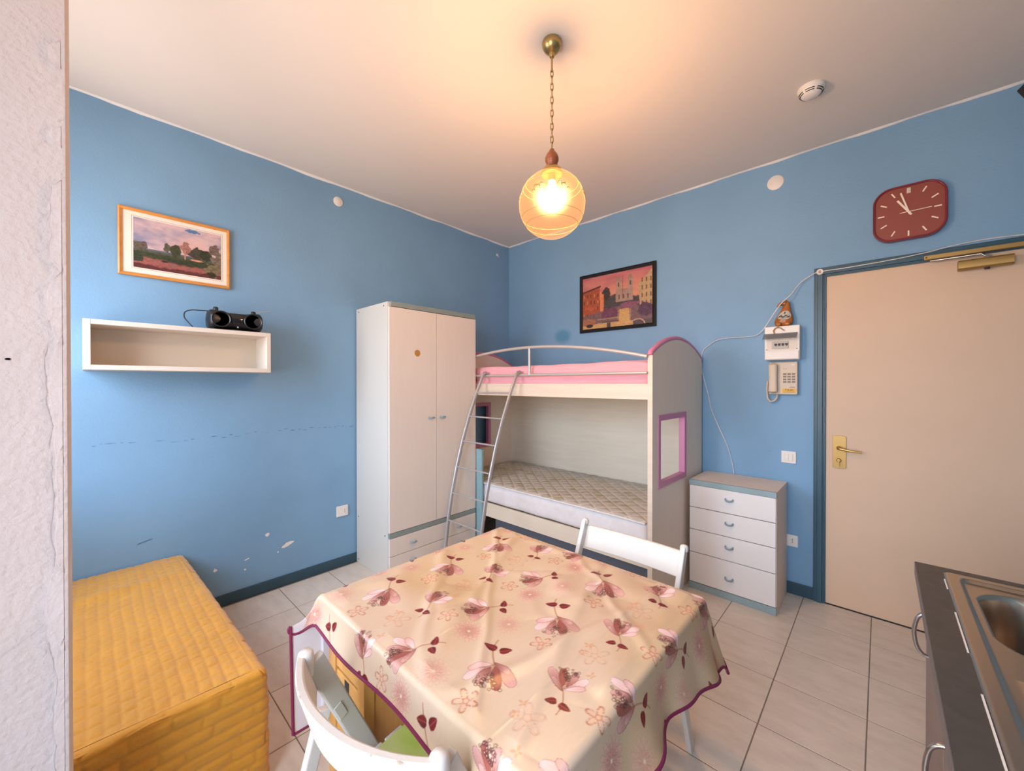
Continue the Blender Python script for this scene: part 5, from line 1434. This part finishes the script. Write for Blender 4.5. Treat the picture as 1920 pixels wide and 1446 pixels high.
def figurine():
    t = thing('figurine', 'orange pear-shaped animal figurine standing on the breaker box', 'figurine', (2.583, -0.04, 1.798))
    cx, cy, zb = 2.583, -0.040, 1.799
    prof = [(0.0001, 0.0), (0.034, 0.001), (0.047, 0.012), (0.053, 0.030), (0.050, 0.052), (0.040, 0.078), (0.029, 0.102), (0.022, 0.124), (0.0195, 0.142), (0.017, 0.155), (0.009, 0.165), (0.0001, 0.168)]
    vs = []; fs = []; n = 22
    for (r_, h) in prof:
        for j in range(n):
            a = 2*PI*j/n
            lean = 0.018*math.sin(min(h/0.168, 1)*PI*0.5)**2
            vs.append((cx+r_*math.cos(a)+lean-0.006, cy+r_*0.60*math.sin(a), zb+h))
    for i in range(len(prof)-1):
        for j in range(n):
            j2 = (j+1) % n; fs.append((i*n+j, i*n+j2, (i+1)*n+j2, (i+1)*n+j))
    obj('body', MB().add(vs, fs), M['orange'], t, smooth=70)
    sn = [(cx+0.004, cy-0.004, zb+0.150), (cx-0.012, cy-0.008, zb+0.152), (cx-0.026, cy-0.010, zb+0.146), (cx-0.036, cy-0.011, zb+0.137)]
    obj('snout', MB().tube(smooth_path(sn, 3), [0.017, 0.0165, 0.016, 0.0145, 0.013, 0.0115, 0.010, 0.009, 0.0085, 0.006][:len(smooth_path(sn, 3))], 10), M['orange'], t, smooth=70)
    obj('mouth', MB().tube([(cx-0.040, cy-0.012, zb+0.1335), (cx-0.028, cy-0.022, zb+0.1365), (cx-0.012, cy-0.026, zb+0.142)], 0.0022, 6), M['dark'], t)
    obj('ear', MB().lathe([(0.0001, 0.016), (0.005, 0.010), (0.006, 0.0)], (cx+0.010, cy, zb+0.160), axis=2, n=10), M['wood_finial'], t, smooth=60)
    for s in (-1, 1):
        obj('foot', rbox(cx-0.004+s*0.024-0.017, cx-0.004+s*0.024+0.017, cy-0.044, cy+0.005, zb-0.0005, zb+0.024, 0.010, 0.006), M['orange'], t, smooth=70)
    # pale painted panel on the belly with dark strokes
    rows = []
    for i in range(11):
        h = 0.042+0.058*i/10; k = math.sin(PI*(i+0.4)/10.8)**0.5
        rb = np.interp(h, [p[1] for p in prof], [p[0] for p in prof])
        lean = 0.018*math.sin(min(h/0.168, 1)*PI*0.5)**2-0.006
        for j in range(9):
            a = -PI/2+(j-4)/4*0.95*k+0.10
            rows.append((cx+(rb+0.0012)*math.cos(a)+lean, cy+(rb+0.0012)*0.60*math.sin(a)-0.0006, zb+h))
    obj('belly_panel', MB().grid(np.array(rows).reshape(11, 9, 3)), M['figlabel'], t, smooth=60)
    def onbelly(a, h):
        rb = np.interp(h, [p[1] for p in prof], [p[0] for p in prof]); lean = 0.018*math.sin(min(h/0.168, 1)*PI*0.5)**2-0.006
        return (cx+(rb+0.002)*math.cos(a)+lean, cy+(rb+0.002)*0.60*math.sin(a)-0.0014, zb+h)
    mb = MB(); r = random.Random(8)
    for k in range(8):
        a = -PI/2-0.62+k*0.17; h = 0.062+0.005*math.sin(k*1.7)
        mb.tube([onbelly(a, h-0.006), onbelly(a+0.10, h+0.007), onbelly(a+0.16, h-0.004)], 0.0019, 5)
    mb.tube([onbelly(-PI/2-0.1, 0.084), onbelly(-PI/2+0.12, 0.092), onbelly(-PI/2+0.05, 0.080)], 0.0022, 5)
    mb.tube([onbelly(-PI/2-0.40, 0.045), onbelly(-PI/2+0.3, 0.053)], 0.0012, 5)
    obj('painted_stroke', mb, M['dark'], t)
figurine()
t = thing('rope_ring', 'small tan rope loop hanging over breaker box front', 'rope', (2.552, -0.085, 1.775))
obj('loop', MB().tube(smooth_path([(2.552, -0.040, 1.800), (2.552, -0.079, 1.8005), (2.552, -0.083, 1.792), (2.535, -0.083, 1.782), (2.528, -0.084, 1.765), (2.534, -0.085, 1.752)], 4), 0.0036, 7), M['rope'], t, smooth=60)
obj('loop', MB().tube(smooth_path([(2.552, -0.083, 1.788), (2.568, -0.083, 1.784), (2.580, -0.084, 1.772), (2.590, -0.084, 1.768)], 4), 0.0036, 7), M['rope'], t, smooth=60)

def phone():
    t = thing('wall_phone', 'beige push-button wall telephone under the breaker box', 'telephone', (2.575, 0, 1.45))
    x0, x1, z0, z1 = 2.495, 2.656, 1.340, 1.560
    obj('base', MB().box(x0, x1, -0.038, 0, z0, z1), M['phone'], t, bevel=0.006)
    # handset: long shell with thicker ends, lying in its cradle on the left
    vs = []; fs = []; n = 14
    for i in range(17):
        s = i/16; z = 1.348+0.206*s
        q = abs(2*s-1); dep = 0.030+0.012*q**3; w = 0.0245+0.003*q**2
        end = math.sqrt(max(0.04, 1-max(0, (q-0.9)/0.1)**2))
        for j in range(n):
            a = 2*PI*j/n
            vs.append((2.522+w*end*math.copysign(abs(math.cos(a))**0.6, math.cos(a)), -0.060+(dep*0.55)*end*math.copysign(abs(math.sin(a))**0.6, math.sin(a)), z))
    for i in range(16):
        for j in range(n):
            j2 = (j+1) % n; fs.append((i*n+j, i*n+j2, (i+1)*n+j2, (i+1)*n+j))
    fs += [tuple(range(n))[::-1], tuple(16*n+j for j in range(n))]
    obj('handset', MB().add(vs, fs), M['phone'], t, smooth=50)
    for r_ in range(4):
        for k in range(3):
            cx, cz = 2.585+k*0.0245, 1.478-r_*0.0178
            obj('key', MB().box(cx-0.0088, cx+0.0088, -0.0425, -0.0375, cz-0.0052, cz+0.0052), M['key'], t, bevel=0.001)
    obj('indicator', MB().box(2.621, 2.640, -0.0392, -0.038, 1.536, 1.544), M['offwhite'], t)
    obj('model_strip', MB().box(2.614, 2.642, -0.0388, -0.038, 1.388, 1.392), M['key'], t)
    for x in (2.580, 2.592): obj('lamp_dot', MB().box(x-0.002, x+0.002, -0.0388, -0.038, 1.510, 1.514), M['key'], t)
    s = obj('taxi_sticker', MB().prism(rrect(2.572, 2.646, 1.352, 1.380, 0.003, 3), 1, -0.0388, -0.038), M['yellow'], t, label='yellow taxi sticker')
    cu_ = bpy.data.curves.new('taxi_text', 'FONT'); cu_.body = 'TAXI'; cu_.size = 0.0190; cu_.align_x = 'CENTER'; cu_.extrude = 0.0002; cu_.space_character = 1.15
    tmp = bpy.data.objects.new('tmp_text', cu_); C.objects.link(tmp)
    dg = bpy.context.evaluated_depsgraph_get(); me = bpy.data.meshes.new_from_object(tmp.evaluated_get(dg))
    bpy.data.objects.remove(tmp)
    me.name = 'lettering'; me.materials.clear(); me.materials.append(M['dark'])
    o = bpy.data.objects.new('lettering', me); C.objects.link(o); o.parent = s
    o.rotation_euler = (PI/2, 0, 0); o.location = Vector((2.609, -0.0391, 1.3645))-Vector(s['_o'])
    obj('number_line', MB().box(2.577, 2.641, -0.0391, -0.0386, 1.3555, 1.3585), M['key'], s)
    pts = [(2.5135, -0.050, 1.350), (2.504, -0.045, 1.335), (2.500, -0.030, 1.318), (2.5, -0.028, 1.304), (2.512, -0.028, 1.296), (2.530, -0.028, 1.302), (2.541, -0.026, 1.318), (2.545, -0.020, 1.342)]
    pts = [(2.489, -0.045, 1.430), (2.484, -0.040, 1.385), (2.484, -0.032, 1.340), (2.488, -0.030, 1.312), (2.500, -0.030, 1.294), (2.516, -0.030, 1.293), (2.532, -0.030, 1.304), (2.540, -0.026, 1.322), (2.541, -0.020, 1.342)]
    sp = smooth_path(pts, 8); tot = len(sp)
    obj('coiled_cord', MB().tube(sp, [0.0062+0.0012*math.sin(i*2.1) for i in range(tot)], 8), M['phone'], t, smooth=60, label='coiled handset cord')
phone()

# ------------------------------------------------------------ white cable along the wall and over the door
pts = [(2.274, -0.008, 0.7545), (2.259, -0.008, 0.844), (2.227, -0.008, 0.958), (2.161, -0.008, 1.111), (2.116, -0.008, 1.230), (2.097, -0.008, 1.330), (2.059, -0.007, 1.473), (2.046, -0.006, 1.56), (2.055, -0.007, 1.657),
       (2.104, -0.008, 1.707), (2.160, -0.010, 1.739), (2.232, -0.010, 1.749), (2.354, -0.012, 1.748), (2.42, -0.014, 1.757), (2.466, -0.030, 1.800), (2.530, -0.080, 1.886), (2.575, -0.075, 1.955), (2.620, -0.05, 2.005), (2.664, -0.030, 2.072), (2.720, -0.026, 2.115), (2.770, -0.030, 2.130),
       (2.88, -0.027, 2.131), (2.981, -0.027, 2.133), (3.12, -0.027, 2.138), (3.249, -0.022, 2.150), (3.330, -0.012, 2.164), (3.425, -0.006, 2.173), (3.515, -0.005, 2.172), (3.60, -0.006, 2.166), (3.70, -0.006, 2.163)]
cab = tag(obj('cable', MB().tube(smooth_path(pts, 5), 0.0030, 6), M['cable'], smooth=60), 'thin white cable running from chest of drawers up and over the door', 'cable')
t = thing('cable_guide', 'round white cable guide on upper left corner of door frame', 'cable guide', (2.770, -0.022, 2.130))
obj('ring', MB().lathe([(0.009, -0.001), (0.009, -0.010), (0.016, -0.012), (0.019, -0.008), (0.019, 0.0)], (2.770, -0.022, 2.130), axis=1, n=20), M['white'], t, smooth=50)
obj('core', MB().lathe([(0.009, -0.001), (0.009, -0.004), (0.0001, -0.004)], (2.770, -0.022, 2.130), axis=1, n=14), M['rope'], t)

# ------------------------------------------------------------ black set high on the right, only its corner in the frame
def tv():
    t = thing('television', 'black screen on a wall bracket high at the right edge, mostly out of frame', 'television', (3.74, -1.05, 2.25))
    # a flat panel tilted forwards, seen from its left edge
    p = Vector((3.402, -1.0, 2.444)); out = Vector((0.88, 0.47, 0)).normalized()
    down = Vector((0.19, -0.02, -0.40)).normalized()
    nrm = -out.cross(down).normalized()
    w, h, dth = 0.36, 0.40, 0.05
    vs = [p+out*a*w+down*b*h+nrm*c_*dth for c_ in (0, 1) for a, b in ((0, 0), (1, 0), (1, 1), (0, 1))]
    obj('case', MB().add(vs, [(0, 1, 2, 3), (7, 6, 5, 4), (0, 4, 5, 1), (1, 5, 6, 2), (2, 6, 7, 3), (3, 7, 4, 0)]), M['black'], t, bevel=0.004)
    q = p+out*0.30+down*0.2+nrm*0.02
    obj('bracket', MB().tube([tuple(q), (RX-0.003, q.y+0.05, q.z)], 0.018, 8), M['black'], t)
    obj('wall_plate', MB().box(RX-0.008, RX, q.y, q.y+0.10, q.z-0.07, q.z+0.07), M['black'], t)
tv()

for o in bpy.data.objects:
    if '_o' in o: del o['_o']
